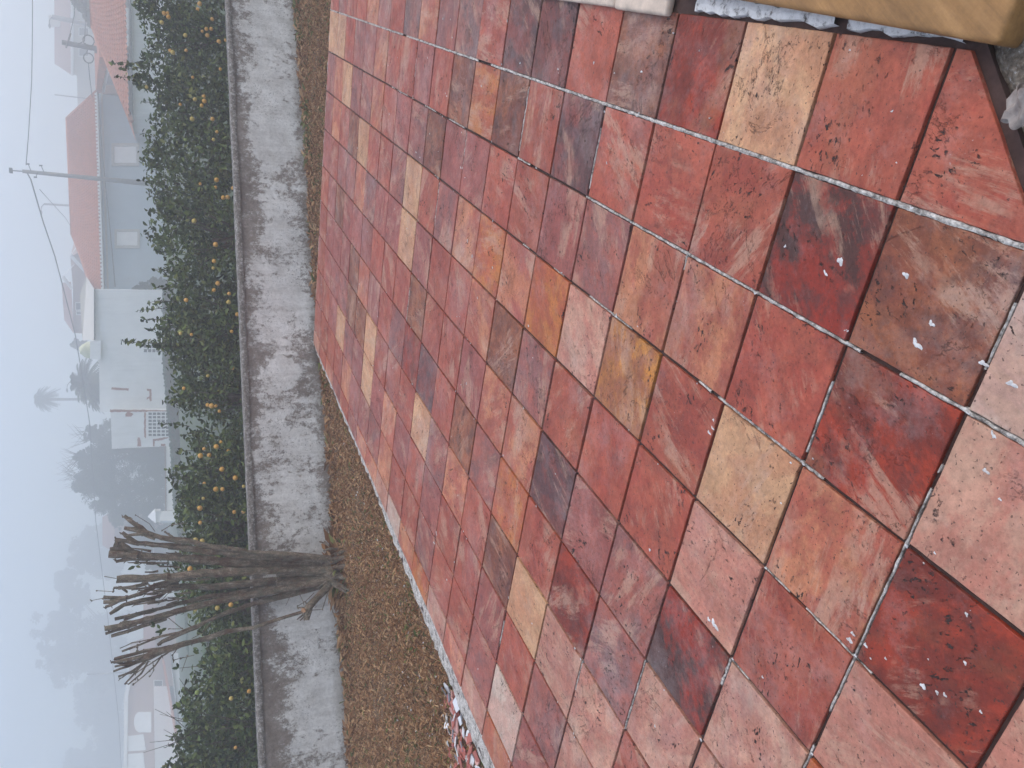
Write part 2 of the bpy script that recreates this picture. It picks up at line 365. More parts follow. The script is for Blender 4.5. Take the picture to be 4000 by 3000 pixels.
PAL = {'r': ((158, 78, 70), (170, 92, 80)), 'R': ((158, 62, 46), (122, 50, 42)), 'p': ((168, 98, 94), (152, 84, 82)), 'm': ((142, 94, 96), (164, 94, 88)),
 'e': ((128, 98, 102), (152, 100, 96)), 'd': ((98, 66, 70), (132, 72, 68)), 'D': ((86, 52, 50), (150, 52, 40)), 'b': ((152, 92, 70), (124, 68, 56)),
 'o': ((188, 118, 68), (172, 92, 70)), 'y': ((192, 130, 68), (156, 98, 78)), 'k': ((192, 128, 100), (168, 92, 78)), 'K': ((186, 118, 92), (166, 92, 84)),
 't': ((212, 164, 128), (196, 140, 108)), 'l': ((206, 150, 130), (192, 122, 106)), 'w': ((206, 176, 160), (204, 158, 142))}
GAP = .0074/T
tl = MB(); cb, ca, co = [], [], []
def tile_code(i, j):
    if (i, j) in NEG: return NEG[(i, j)]
    if 0 <= j < 20 and i in COLS: return COLS[i][j]
    return random.choice('rlkpro')
for i in range(0, 11):
    for j in range(-4, 20):
        random.seed(i*97+j*31+5)
        g1, g2 = GAP*(1+.35*(random.random()-.5)), GAP*(1+.35*(random.random()-.5))
        if i in (0, 1): pass
        q = clip([(i+g1, j+g2), (i+1-g1, j+g2), (i+1-g2, j+1-g1), (i+g2, j+1-g1)], OUTC)
        if len(q) < 3: continue
        z0 = .0025*(random.random()-.5); tx, ty = (random.random()-.5)*.006, (random.random()-.5)*.006
        pts = []
        for k in range(len(q)):
            a, b2 = q[k], q[(k+1) % len(q)]; L_ = math.hypot(a[0]-b2[0], a[1]-b2[1]); n = max(1, int(L_/.08))
            nx_, ny_ = -(b2[1]-a[1])/(L_+1e-9), (b2[0]-a[0])/(L_+1e-9)
            for s_ in range(n):
                t = s_/n; jt = (random.random()-.5)*.0035; 
                if random.random() < .05: jt -= .006*0
                pts.append((a[0]+(b2[0]-a[0])*t+nx_*jt, a[1]+(b2[1]-a[1])*t+ny_*jt))
        cx = sum(p[0] for p in pts)/len(pts); cy = sum(p[1] for p in pts)/len(pts); n = len(pts)
        def zz(p): return z0 + tx*(p[0]-cx) + ty*(p[1]-cy)
        def ins(p, d): L2 = math.hypot(p[0]-cx, p[1]-cy); return (p[0]-(p[0]-cx)/L2*d, p[1]-(p[1]-cy)/L2*d)
        v = [tw(*p, -.0135) for p in pts] + [tw(*p, zz(p)-.0018) for p in pts] + [tw(*ins(p, .006), zz(p)) for p in pts]
        fs = [tuple(range(2*n, 3*n))] + [(k, (k+1) % n, (k+1) % n+n, k+n) for k in range(n)] + [(k+n, (k+1) % n+n, (k+1) % n+2*n, k+2*n) for k in range(n)]
        tl.add(v, fs)
        fac = {'r': (.95, .84, .62), 'R': (.90, .82, .60), 'b': (.92, .86, .66), 'D': (.84, .84, .70), 'd': (.94, .88, .74), 't': (.90, .87, .78), 'l': (.83, .87, .80), 'w': (.84, .87, .83), 'k': (.98, .90, .75), 'K': (.98, .90, .75), 'o': (.96, .86, .68), 'y': (.94, .86, .62)}.get(tile_code(i, j), (.92, .85, .68)); cd = PAL[tile_code(i, j)]; jb = .92+.16*(random.random()-.5)
        A = tuple(x*jb*k_ for x, k_ in zip(s2l(cd[0]), fac)); B = tuple(x*jb*k_ for x, k_ in zip(s2l(cd[1]), fac))
        st = {'d': .9, 'D': 1., 'b': .7, 'R': .5, 'm': .45, 'e': .6, 'r': .32, 'p': .3}.get(tile_code(i, j), .14); oc = {'b': 1., 'k': .8, 'K': .8, 'o': .8, 'r': .75, 'R': .8, 'D': .6}.get(tile_code(i, j), .3)
        oo = (random.random(), st*random.uniform(.6, 1.), oc*random.random())
        cb += [(*A, 1)]*len(v); ca += [(*B, 1)]*len(v); co += [(*oo, 1)]*len(v)
paving = tl.build('tile_paving', MT, terrace)
for nm, data in (('base', cb), ('alt', ca), ('offs', co)):
    at_ = paving.data.color_attributes.new(nm, 'FLOAT_COLOR', 'POINT'); at_.data.foreach_set('color', np.array(data, np.float32).ravel())
# mortar left in the joints: ragged strips
def strip(mb, l0, m0, l1, m1, w0, zt, step=.06, gaps=.0, seed=0, hj=.004):
    r = random.Random(seed); a = Vector(tw(l0, m0)); b2 = Vector(tw(l1, m1)); d = b2-a; L_ = d.length; d.normalize(); s = Vector((-d.y, d.x, 0))
    n = int(L_/(step*T)); prev = None; on = True; b0 = None
    ring = []
    for k in range(n+1):
        if gaps and r.random() < .12: on = r.random() > gaps
        wv = w0*(.75+.5*r.random()); z = zt + (r.random()-.5)*hj; sh = (r.random()-.5)*w0*.25
        p = a+d*(L_*k/n)
        cur = [p+s*(-wv*.5+sh)+Vector((0, 0, -.0135)), p+s*(-wv*.42+sh)+Vector((0, 0, z-.001)), p+s*sh+Vector((0, 0, z+.001)), p+s*(wv*.42+sh)+Vector((0, 0, z-.0012)), p+s*(wv*.5+sh)+Vector((0, 0, -.0135))]
        if on and ring: 
            mb.add(ring+cur, [(q, q+1, q+6, q+5) for q in range(4)])
        ring = cur if on else []
mo = MB()
strip(mo, 1, .1, 1, 20, .0125, -.0008, .05, .04, 1, .003); strip(mo, 1, -.05, 1, 4, .013, -.0005, .05, 0, 2, .003)
strip(mo, 2, -1, 2, 7, .0100, -.002, .05, .15, 3); strip(mo, 2, 7, 2, 20, .008, -.004, .05, .5, 4)
strip(mo, 3, -2, 3, 3, .0095, -.0045, .05, .5, 5); strip(mo, 3, 3, 3, 12, .008, -.006, .05, .8, 6)
ms_ = MB(); strip(ms_, -.035, .95, -.035, 1.9, .040, .005, .09, 0., 7, .004); strip(ms_, -.04, 2.02, -.045, 3.75, .046, .007, .09, 0., 8, .005)
gml = N('pale_mortar'); vml = gml.obj(); nml = gml.noise(vml, 24, 10, .75); gml.col(gml.ramp(nml, [(.36, (.07, .06, .055)), (.41, (.30, .28, .26)), (.47, (.62, .60, .57)), (.7, (.80, .78, .75))])); gml.rough(.9); gml.bump(nml, .6, .004)
ms_.build('step_mortar', gml.mat, terrace)
for k, (m, l0, l1) in enumerate([(0, 1.3, 10.5), (-1, 2.4, 8), (-2, 3.5, 8)]): strip(mo, l0, m, l1, m, .0065, -.003, .06, .12, 20+k)
strip(mo, 4, -2, 4, 1.0, .006, -.003, .06, .3, 30); strip(mo, 5, -2, 5, 1, .006, -.003, .06, .5, 31); strip(mo, 5, 1.0, 6, 1.0, .010, 0., .06, .1, 32)
for k, (l0, l1, m) in enumerate([(1.25, 1.95, 5), (1.1, 1.9, 7), (2.0, 2.4, 3), (3.05, 3.8, 10), (5.3, 6.2, 11), (2.05, 2.6, 9), (1.3, 2.0, 12), (2.3, 2.9, 1), (4, 5, 15), (8.2, 8.7, 5), (6, 7, 2), (7, 8, 3)]):
    strip(mo, l0, m, l1, m, .006, -.001, .05, .25, 50+k)
mo.build('joint_mortar', MM, terrace)
# concrete edge around the paving
ed = MB()
def edge_strip(poly_in, poly_out, z):
    n = len(poly_in)
    v = [tw(*p, z+random.uniform(-.006, .004)) for p in poly_in]+[tw(*p, z-.004+random.uniform(-.008, .003)) for p in poly_out]+[tw(*p, -.2) for p in poly_out]
    ed.add(v, [(k, k+1, k+1+n, k+n) for k in range(n-1)]+[(k+n, k+1+n, k+1+2*n, k+2*n) for k in range(n-1)])
ms = np.arange(-3.8, 20.2, .12); random.seed(3)
edge_strip([(np.interp(m, [-4, 5, 20], [10.605, 10.585, 10.465]), m) for m in ms], [(np.interp(m, [-4, 5, 8, 11, 12, 20], [11.2, 11.06, 10.96, 10.80, 10.72, 10.62])+random.uniform(-.035, .035), m) for m in ms], -.006)
lsx = np.arange(10.6, -3.2, -.12)
edge_strip([(l, 20.005) for l in lsx], [(l, 20.12+random.uniform(-.04, .04)) for l in lsx], -.005)
ed.build('concrete_edge', MM, terrace)
# mortar blobs spilled on the tiles
def blob(mb, p, r, h, seed, el=1., rot=0.):
    q = random.Random(seed); n = 18; v = []; ang0 = q.random()*6
    for (fr, fz) in ((1., 0.), (.75, .75), (.35, 1.)):
        for k in range(n):
            a = 2*math.pi*k/n; rr = r*fr*(.72+.30*math.sin(2*a+ang0)+.22*math.sin(3*a+ang0*2.3)+.12*math.sin(5*a+ang0*3.1)+.12*q.random()); x, y = math.cos(a)*rr*el, math.sin(a)*rr
            v.append(Vector(p)+Vector((x*math.cos(rot)-y*math.sin(rot), x*math.sin(rot)+y*math.cos(rot), h*fz*(.6+.6*q.random()) if fz else -.0012)))
    mb.add(v, [(i*n+k, i*n+(k+1) % n, (i+1)*n+(k+1) % n, (i+1)*n+k) for i in range(2) for k in range(n)]+[tuple(2*n+k for k in range(n))])
bl = MB(); SP = [(3283,1020,26,2),(3225,1068,14,3),(3538,1075,22,1),(3580,1345,26,2),(3638,1265,20,1),(3305,1290,11,4),(2787,1640,9,3),(2770,1690,14,2),(2783,1672,11,2),(2490,1275,6,2),(3318,2500,17,2),(3330,2475,12,2),(3380,2520,14,1),(2790,2440,24,2.2),(2768,2420,14,1),(3608,2200,6,1),(3650,2160,8,1),(3905,1950,10,1.4),(2978,2645,8,1),(3605,2680,16,2),(3660,2705,10,2),(3690,2715,12,1),(3775,2400,10,2),(3770,2590,10,2),(3625,2575,5,1),(3458,2572,8,1),(3400,2572,6,1),(3088,1807,7,2),(3175,1792,6,1),(3050,1965,6,1.5),(2078,2435,6,1),(2240,2865,6,1),(1745,2265,6,1),(2505,280,7,3),(2400,285,6,3),(2180,270,9,2),(2182,285,6,1),(3320,195,7,2),(3502,635,7,1.5),(1705,2085,8,4),(1695,2120,6,4),(3830,2780,10,1),(3455,2300,5,1),(3310,1340,9,1),(3779,1612,13,1),(3137,1813,10,1),(3540,2132,12,1),(2992,2219,7,1),(3340,2560,10,1),(2862,2575,7,1),(2828,1570,6,1),(2680,1003,6,1),(2464,868,7,1),(2383,1230,4,1),(3172,2945,8,1),(2948,1146,9,1),(2738,2890,10,1),(1800,655,5,3),(1745,375,6,2),(1740,365,5,2),(1625,595,6,2),(1640,615,5,2),(1610,1500,5,2),(3840,1420,18,3),(3950,1500,20,3),(3850,1840,16,2),(3880,1700,14,3)]
for k, (x, y, r, el) in enumerate(SP):
    p = gp(x, y, .0006); d = (p-Vector((0, 0, EYE))).length; blob(bl, p, r*d/F*.62, min(.0022, r*d/F*.22), k, math.sqrt(el), random.Random(k).random()*3)
q = random.Random(9)
for k in range(230):
    l, m = q.uniform(.2, 10.3), q.uniform(-3, 20)
    if q.random() < .45: l = round(l)+q.gauss(0, .02)
    blob(bl, tw(l, m, .0006), q.uniform(.0015, .005), .002, 200+k, 1+q.random())
o = bl.build('mortar_spatter', MW); tag(o, 'small white blobs and smears of mortar spilled on the red tiles', 'mortar spatter', kind='stuff')
# rough screed beyond the cut corner, kerb stones on the right
b = MB(); random.seed(12); NS = 70
P0 = tw(.05, .86); dA = (tw(5., -3.8)-P0); dB = Vector((dA.y, -dA.x, 0)).normalized()
if (P0+dB*.5-tw(5, 5)).length < (P0-tw(5, 5)).length: dB = -dB
for j in range(NS//2):
    for i in range(NS):
        p = P0 - dA.normalized()*.9 + dA.normalized()*(2.3*i/(NS-1)) + dB*(.014+1.2*j/(NS//2-1)); b.v.append((p.x, p.y, -.018+random.uniform(-.004, .006) + (.0 if j else -.02)))
b.f = [(j*NS+i, j*NS+i+1, (j+1)*NS+i+1, (j+1)*NS+i) for j in range(NS//2-1) for i in range(NS-1)]; b.m = [0]*len(b.f)
o = b.build('rough_floor', mat_rough_concrete(), smooth=True); tag(o, kind='structure')

def soft_bar(name, l0, l1, m0, m1, z0, z1, bev, mat, parent=None, origin=None, seg=4, jit=.0, turn=0.):
    me = bpy.data.meshes.new(name); bm = bmesh.new(); bmesh.ops.create_cube(bm, size=1)
    S_ = Matrix.Diagonal((abs(l1-l0)*T, abs(m1-m0)*T, z1-z0, 1)); bmesh.ops.transform(bm, matrix=S_, verts=bm.verts)
    bmesh.ops.bevel(bm, geom=list(bm.edges), offset=bev, segments=seg, affect='EDGES', profile=.6)
    for v in bm.verts: v.co += Vector((random.uniform(-jit, jit), random.uniform(-jit, jit), random.uniform(-jit, jit)))
    bm.to_mesh(me); bm.free()
    for p in me.polygons: p.use_smooth = True
    o = link(name, me, mat, parent); c = tw((l0+l1)/2, (m0+m1)/2, (z0+z1)/2)
    o.location = c; o.rotation_euler = (0, 0, ANG+turn); return o
MSTONE = mat_sand()
o = soft_bar('stone_step', -1.9, -.060, .56, 3.95, -.02, .06, .016, MSTONE, jit=.0006, turn=-.045); tag(o, 'tan stone step with a rounded edge beside the mortar joint at the corner', 'step')
MCREAMST = plain('cream_stone', (.56, .44, .34), .25, 14, .6, .25, .004)
o = soft_bar('kerb_stone', -.9, .09, 4.12, 5.1, -.008, .026, .016, MCREAMST, jit=.0006); tag(o, 'short cream kerb stone with a rounded end, next to the dark mortar', 'kerb stone')
o = soft_bar('kerb_stone', -.9, .075, 5.115, 9.5, -.008, .025, .014, MCREAMST, jit=.0006); tag(o, 'long cream kerb stone running off the edge of the tiles', 'kerb stone')
# crumpled plastic cup
cpx = gp(4052, 430, 0.); cp_t = thing('crumpled_cup', (cpx.x, cpx.y, -.01), 'crumpled grey plastic cup lying on the rough screed', 'cup')
bm = bmesh.new(); bmesh.ops.create_cone(bm, cap_ends=False, segments=28, radius1=.045, radius2=.06, depth=.11)
bmesh.ops.subdivide_edges(bm, edges=bm.edges, cuts=3, use_grid_fill=True); q = random.Random(4)
ph = [q.random()*6 for _ in range(8)]
for v in bm.verts:
    a = math.atan2(v.co.y, v.co.x); k = 1+.22*math.sin(3*a+ph[0]+v.co.z*40)+.12*math.sin(7*a+ph[1]-v.co.z*60); v.co.x *= k; v.co.y *= k*.62; v.co.z *= .8+.15*math.sin(5*a)
bmesh.ops.solidify(bm, geom=list(bm.faces), thickness=.0012)
bmesh.ops.rotate(bm, verts=bm.verts, matrix=Matrix.Rotation(math.radians(80), 3, 'X')); bmesh.ops.rotate(bm, verts=bm.verts, matrix=Matrix.Rotation(.9, 3, 'Z'))
me = bpy.data.meshes.new('cup_wall'); bm.to_mesh(me); bm.free()
zmin = min(v.co.z for v in me.vertices)
for v in me.vertices: v.co.z -= zmin
gm = N('grey_plastic'); gm.col(gm.ramp(gm.noise(gm.obj(), 30, 5, .6), [(.3, (.16, .12, .10)), (.7, (.36, .31, .27))])); gm.rough(.3, .5)
link('cup_wall', me, gm.mat, cp_t); cp_t.scale = (.8, .8, .8)

# ================================================================ DRY GRASS in the yard
def in_terr(x, y, mrg=.0):
    p = Vector((x, y, 0))-O0; l = p.dot(eL)/T; m = p.dot(eM)/T
    return l < np.interp(m, [-4, 5, 9, 12, 20], [11.15, 11.0, 10.92, 10.7, 10.62])+mrg and m < 20.15+mrg
n = 620000; X = RNG.uniform(-5.6, 5.6, n); Y = RNG.uniform(3.2, 10.2, n)
p = np.stack([X-O0.x, Y-O0.y], 1); lL = p@np.array([eL.x, eL.y])/T; mm_ = p@np.array([eM.x, eM.y])/T
keep = ~((lL < np.interp(mm_, [-4, 5, 9, 12, 20], [11.08, 10.96, 10.88, 10.68, 10.60])) & (mm_ < 20.13)) & (Y < 9.14+.165*X)
keep &= ~((X > 3.2) & (Y < 7.0)); X, Y = X[keep], Y[keep]; n = len(X)
def clump(X, Y, s): return np.sin(X*s+1.3*np.sin(Y*s*.7))*np.cos(Y*s*1.1+1.7*np.cos(X*s*.6))
BT0 = WP.P(1328, 2228, .24); BTX, BTY = BT0.x, BT0.y
cl = clump(X, Y, 5)+.6*clump(X+3, Y, 13)
hgt = np.clip(.026+.009*cl+RNG.normal(0, .011, n), .012, .09); wallnear = np.clip(1-(9.19+.165*X-Y)/.35, 0, 1); hgt *= 1+wallnear*1.6; hgt *= 1+1.8*np.clip(1-np.hypot(X-BTX, Y-BTY)/.35, 0, 1)
ang = RNG.uniform(0, 2*np.pi, n); lean = RNG.uniform(.3, 1.9, n)*hgt; wd = RNG.uniform(.0011, .0027, n)
bx, by = np.cos(ang)*wd, np.sin(ang)*wd; la = RNG.uniform(0, 2*np.pi, n); tx, ty = np.cos(la)*lean, np.sin(la)*lean; z0 = np.full(n, GZ+.008)
V = np.empty((n, 4, 3), np.float32)
V[:, 0] = np.stack([X-bx, Y-by, z0], 1); V[:, 1] = np.stack([X+bx, Y+by, z0], 1)
V[:, 2] = np.stack([X+bx*.5+tx*.55, Y+by*.5+ty*.55, z0+hgt*.8], 1); V[:, 3] = np.stack([X+tx, Y+ty, z0+hgt*.9], 1)
grn = (RNG.random(n) < .07+.10*(clump(X, Y, 3.1) > .45)+.35*((wallnear > .25) & (X > .2) & (clump(X, Y, 2.) > .1)))
MGR = mat_leaf('dry_grass_blade', [(0., (.11, .05, .022)), (.3, (.25, .122, .054)), (.65, (.38, .205, .098)), (1., (.58, .38, .21))], .8, spec=.2)
MGG = mat_leaf('green_grass_blade', [(0., (.06, .08, .02)), (.5, (.12, .15, .04)), (1., (.22, .24, .08))], .7, spec=.2)
o = quadmesh('dry_grass', V[~grn].reshape(-1, 3), 4, MGR); tag(o, 'short dry brown grass between the tiled terrace and the wall', 'grass', kind='stuff')
o = quadmesh('green_grass', V[grn].reshape(-1, 3), 4, MGG); tag(o, 'scattered tufts of green grass in the dry grass', 'grass', kind='stuff')
# paint flakes fallen on the grass
b = MB(); q = random.Random(21)
FL = [(1345,1733),(1352,1850),(1318,1870),(1440,2047),(1475,2110),(1500,2180),(1580,2290),(1690,2870),(1685,2815),(1740,2900),(1640,2640),(1560,2610),(1590,2420),(1590,2470),(1615,2450),(1480,2150),(1540,2290),(1520,2250),(1700,2680),(1745,2920),(1690,2690)]
for k in range(110):
    t = q.random()**1.5
    if q.random() < .7: y = q.uniform(1900, 2800); x = np.interp(y, [1900, 2800], [1455, 1790])-q.random()**1.6*190-14
    else: y = q.uniform(1750, 2900); x = np.interp(y, [1750, 2900], [1360, 1760])-q.uniform(0, 200)
    FL.append((x, y))
for k, (x, y) in enumerate(FL):
    p = gp(x, y, GZ+.03); s = q.uniform(.004, .011)*(1.7 if k < 14 else 1); n_ = 5; rot = q.random()*6; pts = [p+Vector((math.cos(rot+2*math.pi*i/n_)*s*q.uniform(.6, 1.4), math.sin(rot+2*math.pi*i/n_)*s*q.uniform(.6, 1.4), q.uniform(-.003, .006))) for i in range(n_)]
    b.prism(pts, Vector((0, 0, .0015)))
o = b.build('paint_flakes', MW); tag(o, 'little white chips of paint and mortar lying in the grass', 'paint chips', kind='stuff')
# rubble of broken tiles by the terrace edge
MRED = plain('broken_red_slate', s2l((165, 92, 80)), .3, 12, .7); MGREY = plain('broken_grey_slate', s2l((120, 118, 122)), .2, 12, .6); MLPK = plain('broken_pink_slate', s2l((200, 150, 138)), .2, 12, .7); MPL = plain('broken_white_plaster', (.68, .68, .68), .1, 12, .8)
q = random.Random(5); shards = []
SH = [(1743,2712,.10,MGREY,'flat grey slate shard leaning on the terrace edge'),(1750,2690,.075,MPL,'bright white plaster shard at the top of the rubble strip')]
heap = thing('rubble_heap', tuple(gp(1790, 2880, GZ)), 'strip of broken red tiles and white plaster pieces piled against the terrace edge', 'rubble')
def shard(p, s, mat, tilt, parent):
    n_ = q.choice((4, 5)); rot = q.random()*6; qu = Quaternion(Vector((math.cos(rot), math.sin(rot), 0)), tilt)
    pts = [p + qu @ Vector((math.cos(rot+2*math.pi*i/n_)*s*q.uniform(.55, 1.1), math.sin(rot+2*math.pi*i/n_)*s*q.uniform(.3, .75), 0)) for i in range(n_)]
    mb = MB(); mb.prism(pts, qu @ Vector((0, 0, .008))); mb.build('shard', mat, parent)
for (x, y, s, m, lb) in SH: shard(gp(x, y, GZ+.05), s, m, .5, heap)
for k in range(96):
    y = q.uniform(2720, 3060); xe = np.interp(y, [2700, 3060], [1768, 1925]); x = xe-5-q.random()*np.interp(y, [2700, 2800, 3060], [25, 65, 150])
    m = q.choices([MRED, MPL, MLPK, MGREY, MM], [5, 2.6, 3, 1, 1])[0]; z = GZ+.02+.08*q.random()*max(0, 1-(xe-x)/150)
    shard(gp(x, y, z), q.uniform(.03, .075), m, q.uniform(-.7, .7), heap)

# ================================================================ GARDEN WALL
wall = MB(); D = WP.d; Nn = WP.n
def wtop(s):                                    # height of the wall top along its length
    return .985
A0 = WALL0; LEN = (WALL1-WALL0).length
zt0 = WP.P(884, 0).z; zt1 = WP.P(1011, 2904).z; s0 = (WP.P(884, 0)-A0).dot(D); s1 = (WP.P(1011, 2904)-A0).dot(D)
def zt(s): return zt1+(zt0-zt1)*(s-s1)/(s0-s1)
wall_o = thing('garden_wall', tuple(A0+Vector((0, 0, GZ))), 'long low garden wall with stained peeling whitewash and a mossy top', 'wall')
NW = 260; NH = 26; rr = random.Random(8)
def wn(i, j): return .006*math.sin(i*.31+j*.2)+.004*math.sin(i*.9-j*.7)+rr.uniform(-.0015, .0015)
b = MB()
for j in range(NH+1):
    for i in range(NW+1):
        s = LEN*i/NW; zz_ = GZ-.1+(zt(s)-.05-(GZ-.1))*j/NH; p = A0+D*s+Nn*(wn(i, j)); b.v.append((p.x, p.y, zz_))
b.f = [(j*(NW+1)+i, j*(NW+1)+i+1, (j+1)*(NW+1)+i+1, (j+1)*(NW+1)+i) for j in range(NH) for i in range(NW)]; b.m = [0]*len(b.f)
p0 = A0-Nn*.18; b.add([A0-Nn*.18+Vector((0, 0, GZ-.1)), A0+D*LEN-Nn*.18+Vector((0, 0, GZ-.1)), A0+D*LEN-Nn*.18+Vector((0, 0, zt(LEN)-.05)), A0-Nn*.18+Vector((0, 0, zt(0)-.05))], [(0, 1, 2, 3)])
b.build('wall_face', MWALL, wall_o, smooth=True)
gcap = N('mossy_cap'); vv = gcap.obj(); nn = gcap.noise(vv, 26, 12, .84); cc = gcap.ramp(nn, [(.36, (.045, .038, .032)), (.46, (.11, .095, .08)), (.54, (.22, .20, .18)), (.62, (.50, .48, .45))])
gcap.col(cc); gcap.rough(.95); gcap.bump(nn, .7, .012)
b = MB(); prof = [(.022, -.055), (.026, -.03), (.022, -.004), (.012, .004), (-.09, .010), (-.185, .002), (-.20, -.01), (-.20, -.055)]
for i in range(NW+1):
    s = LEN*i/NW
    for (o_, z_) in prof:
        p = A0+D*s+Nn*(o_+rr.uniform(-.004, .004)+.004*math.sin(i*.4)); b.v.append((p.x, p.y, zt(s)+z_+rr.uniform(-.003, .003)))
k8 = len(prof); b.f = [(i*k8+k, (i+1)*k8+k, (i+1)*k8+k+1, i*k8+k+1) for i in range(NW) for k in range(k8-1)]; b.m = [0]*len(b.f)
b.build('wall_cap', gcap.mat, wall_o, smooth=True)

# ================================================================ PRUNED TREE
BT = WP.P(1328, 2228, .24); BT.z = GZ; TY = BT.y
class Near:                                   # depth of a plane just in front of the wall, minus an offset
    def __init__(s, o): s.o = o
WO = .26
tree = thing('pruned_tree', tuple(BT), 'hard pruned many-stemmed tree with bare cut-off branches in front of the wall', 'tree')
Z6 = lambda a, b_, Y: WP.P(380+.452*a, 2000+.452*b_, WO-(Y-TY))
def W6(wz, Y): return wz*.452*px(Y)/2*.88
stems = [
 [(1330,345,38),(1000,300,44),(750,245,46),(560,225,46),(420,175,46),(330,110,40),(232,32,30)], [(430,190,34),(310,150,34),(232,138,30)], [(500,235,30),(390,190,26),(236,208,22)], [(650,215,20),(580,170,16)],
 [(1200,365,62),(900,330,62),(700,300,54),(540,285,44),(420,275,40),(330,262,42),(216,176,30)], [(360,275,36),(260,250,32),(152,236,30)],
 [(1300,445,86),(1000,420,78),(750,400,70),(550,388,62),(390,378,62),(300,345,60),(205,282,62),(148,268,56)], [(340,385,60),(220,368,62),(98,366,62)], [(320,392,40),(240,410,32),(160,428,26)], [(260,330,44),(180,320,38),(108,322,34)], [(240,300,40),(140,300,36)],
 [(1200,520,84),(900,530,74),(640,560,64),(560,562,60),(400,580,58),(300,576,64),(168,582,68)], [(440,605,40),(380,630,36),(300,652,30),(180,660,24)], [(700,590,50),(500,640,42),(380,702,36),(260,742,38),(52,738,34)], [(250,745,38),(150,775,36),(52,780,34)], [(170,780,26),(68,822,24)],
 [(1000,650,54),(750,640,48),(640,655,38),(540,728,30),(400,762,34),(230,805,36),(108,882,26)], [(260,690,20),(200,650,22),(140,655,22)],
 [(1100,715,44),(940,735,40),(760,780,38),(560,830,32),(400,870,30),(150,925,30)], [(520,845,24),(340,895,22),(228,935,18)],
 [(1200,740,60),(900,800,58),(740,842,58),(600,890,58),(430,930,52),(320,960,46),(64,1008,38)], [(340,970,26),(200,1010,24),(70,1052,22)], [(600,920,34),(400,985,30),(120,1072,28)], [(420,935,26),(230,950,22),(90,1025,20)],
 [(1350,790,44),(1100,880,38),(930,950,34),(850,1000,34),(700,1060,38),(560,1120,34),(520,1150,24)], [(860,980,22),(700,1040,20),(500,1090,18),(350,1155,18),(212,1205,18)], [(500,1095,10),(300,1130,9),(195,1178,8)], [(350,1150,10),(345,1200,8)],
 [(1100,1035,46),(950,1090,50),(750,1140,54),(620,1180,60),(500,1225,62),(400,1275,52)], [(620,1170,34),(400,1205,30),(146,1272,26)], [(560,1195,36),(350,1255,32),(140,1302,24)], [(450,1255,26),(260,1318,20),(150,1335,18)], [(400,1280,26),(260,1335,20),(138,1378,16)],
 [(420,1290,24),(300,1380,18),(180,1422,15)], [(400,1300,20),(330,1390,15),(236,1490,13)], [(440,1290,16),(380,1400,12),(268,1490,11)], [(560,1240,14),(500,1330,11),(400,1420,9),(310,1492,8)], [(640,1190,14),(560,1250,12),(460,1310,10),(330,1395,9)], [(330,1380,12),(250,1405,10),(198,1440,9)], [(700,1170,10),(650,1240,8),(660,1280,7),(840,1235,5)],
 [(480,1290,8),(490,1370,6),(455,1420,5)], [(300,1290,16),(200,1310,14),(125,1298,12)]]
tb = MB(); rs = random.Random(31)
for k, st in enumerate(stems):
    Yj = TY + rs.uniform(-.20, .12) if len(st) > 4 else None
    if Yj is None: Yj = lastY + rs.uniform(-.03, .03)
    lastY = Yj
    pts = [Z6(a, b_, Yj) for a, b_, _ in st]; rad = [W6(c_, Yj) for _, _, c_ in st]
    # refine with slight wobble
    P_, R_ = [], []
    for i in range(len(pts)-1):
        m_ = max(2, int((pts[i+1]-pts[i]).length/.06))
        for s_ in range(m_):
            t = s_/m_; P_.append(pts[i].lerp(pts[i+1], t)+Vector((rs.uniform(-1, 1), rs.uniform(-1, 1), 0))*.003); R_.append((rad[i]+(rad[i+1]-rad[i])*t)*rs.uniform(.86, 1.2))
    P_.append(pts[-1]); R_.append(rad[-1])
    if st[0][0] >= 1000 and k < 28:                 # run the main stems down into the stump
        base_y = np.interp(st[0][1], [300, 880], [2186, 2280]); bp = WP.P(1330, base_y, WO+rs.uniform(-.06, .08)); bp.z = GZ-.03
        lead = [bp, bp.lerp(pts[0], .25)+Vector((0, 0, 0)), bp.lerp(pts[0], .6)]
        P_ = lead+P_; R_ = [.036, .034, .036]+R_
    tb.tube(P_, R_, 10, 0, 1, .30)
# swollen stump
for (y0, y1, r0, r1) in [(2190, 2192, .055, .045), (2228, 2232, .075, .06), (2265, 2278, .05, .045)]:
    tb.tube([WP.P(1338, y0, WO), WP.P(1270, y0, WO), WP.P(1180, (y0+y1)/2, WO), WP.P(1080, y1, WO)], [r0*1.15, r0, r1, r1*.8], 11, 0, 0, .2)
# low side arm with its knob, and the long rod
Z7 = lambda a, b_, Y: WP.P(1000+.3014*a, 2000+.3014*b_, WO-(Y-TY))
tb.tube([Z7(1000, 850, TY), Z7(900, 1000, TY-.1), Z7(790, 1110, TY-.14), Z7(700, 1210, TY-.16), Z7(650, 1300, TY-.16)], [.045, .04, .036, .038, .045], 9, 0, 1, .2)
tb.tube([Z7(690, 1260, TY-.16), Z7(660, 1330, TY-.16), Z7(670, 1400, TY-.17)], [.04, .035, .02], 8, 0, 0, .3)
for (a, b_, c_, d_) in [(610, 1330, 530, 1395), (630, 1350, 570, 1410), (650, 1340, 625, 1400), (620, 1240, 545, 1240), (700, 1190, 640, 1180)]:
    tb.tube([Z7(a, b_, TY-.16), Z7(c_, d_, TY-.17)], [.012, .006], 6, 0, 1, .2)
tb.tube([Z7(600, 1295, TY-.16), Z7(300, 1385, TY-.13), Z7(0, 1490, TY-.1)]+[Z6(a, b_, TY-.08) for a, b_ in ((1350, 1000), (1100, 1035))], [.016, .017, .018, .019, .024], 8, 0, 0, .1)
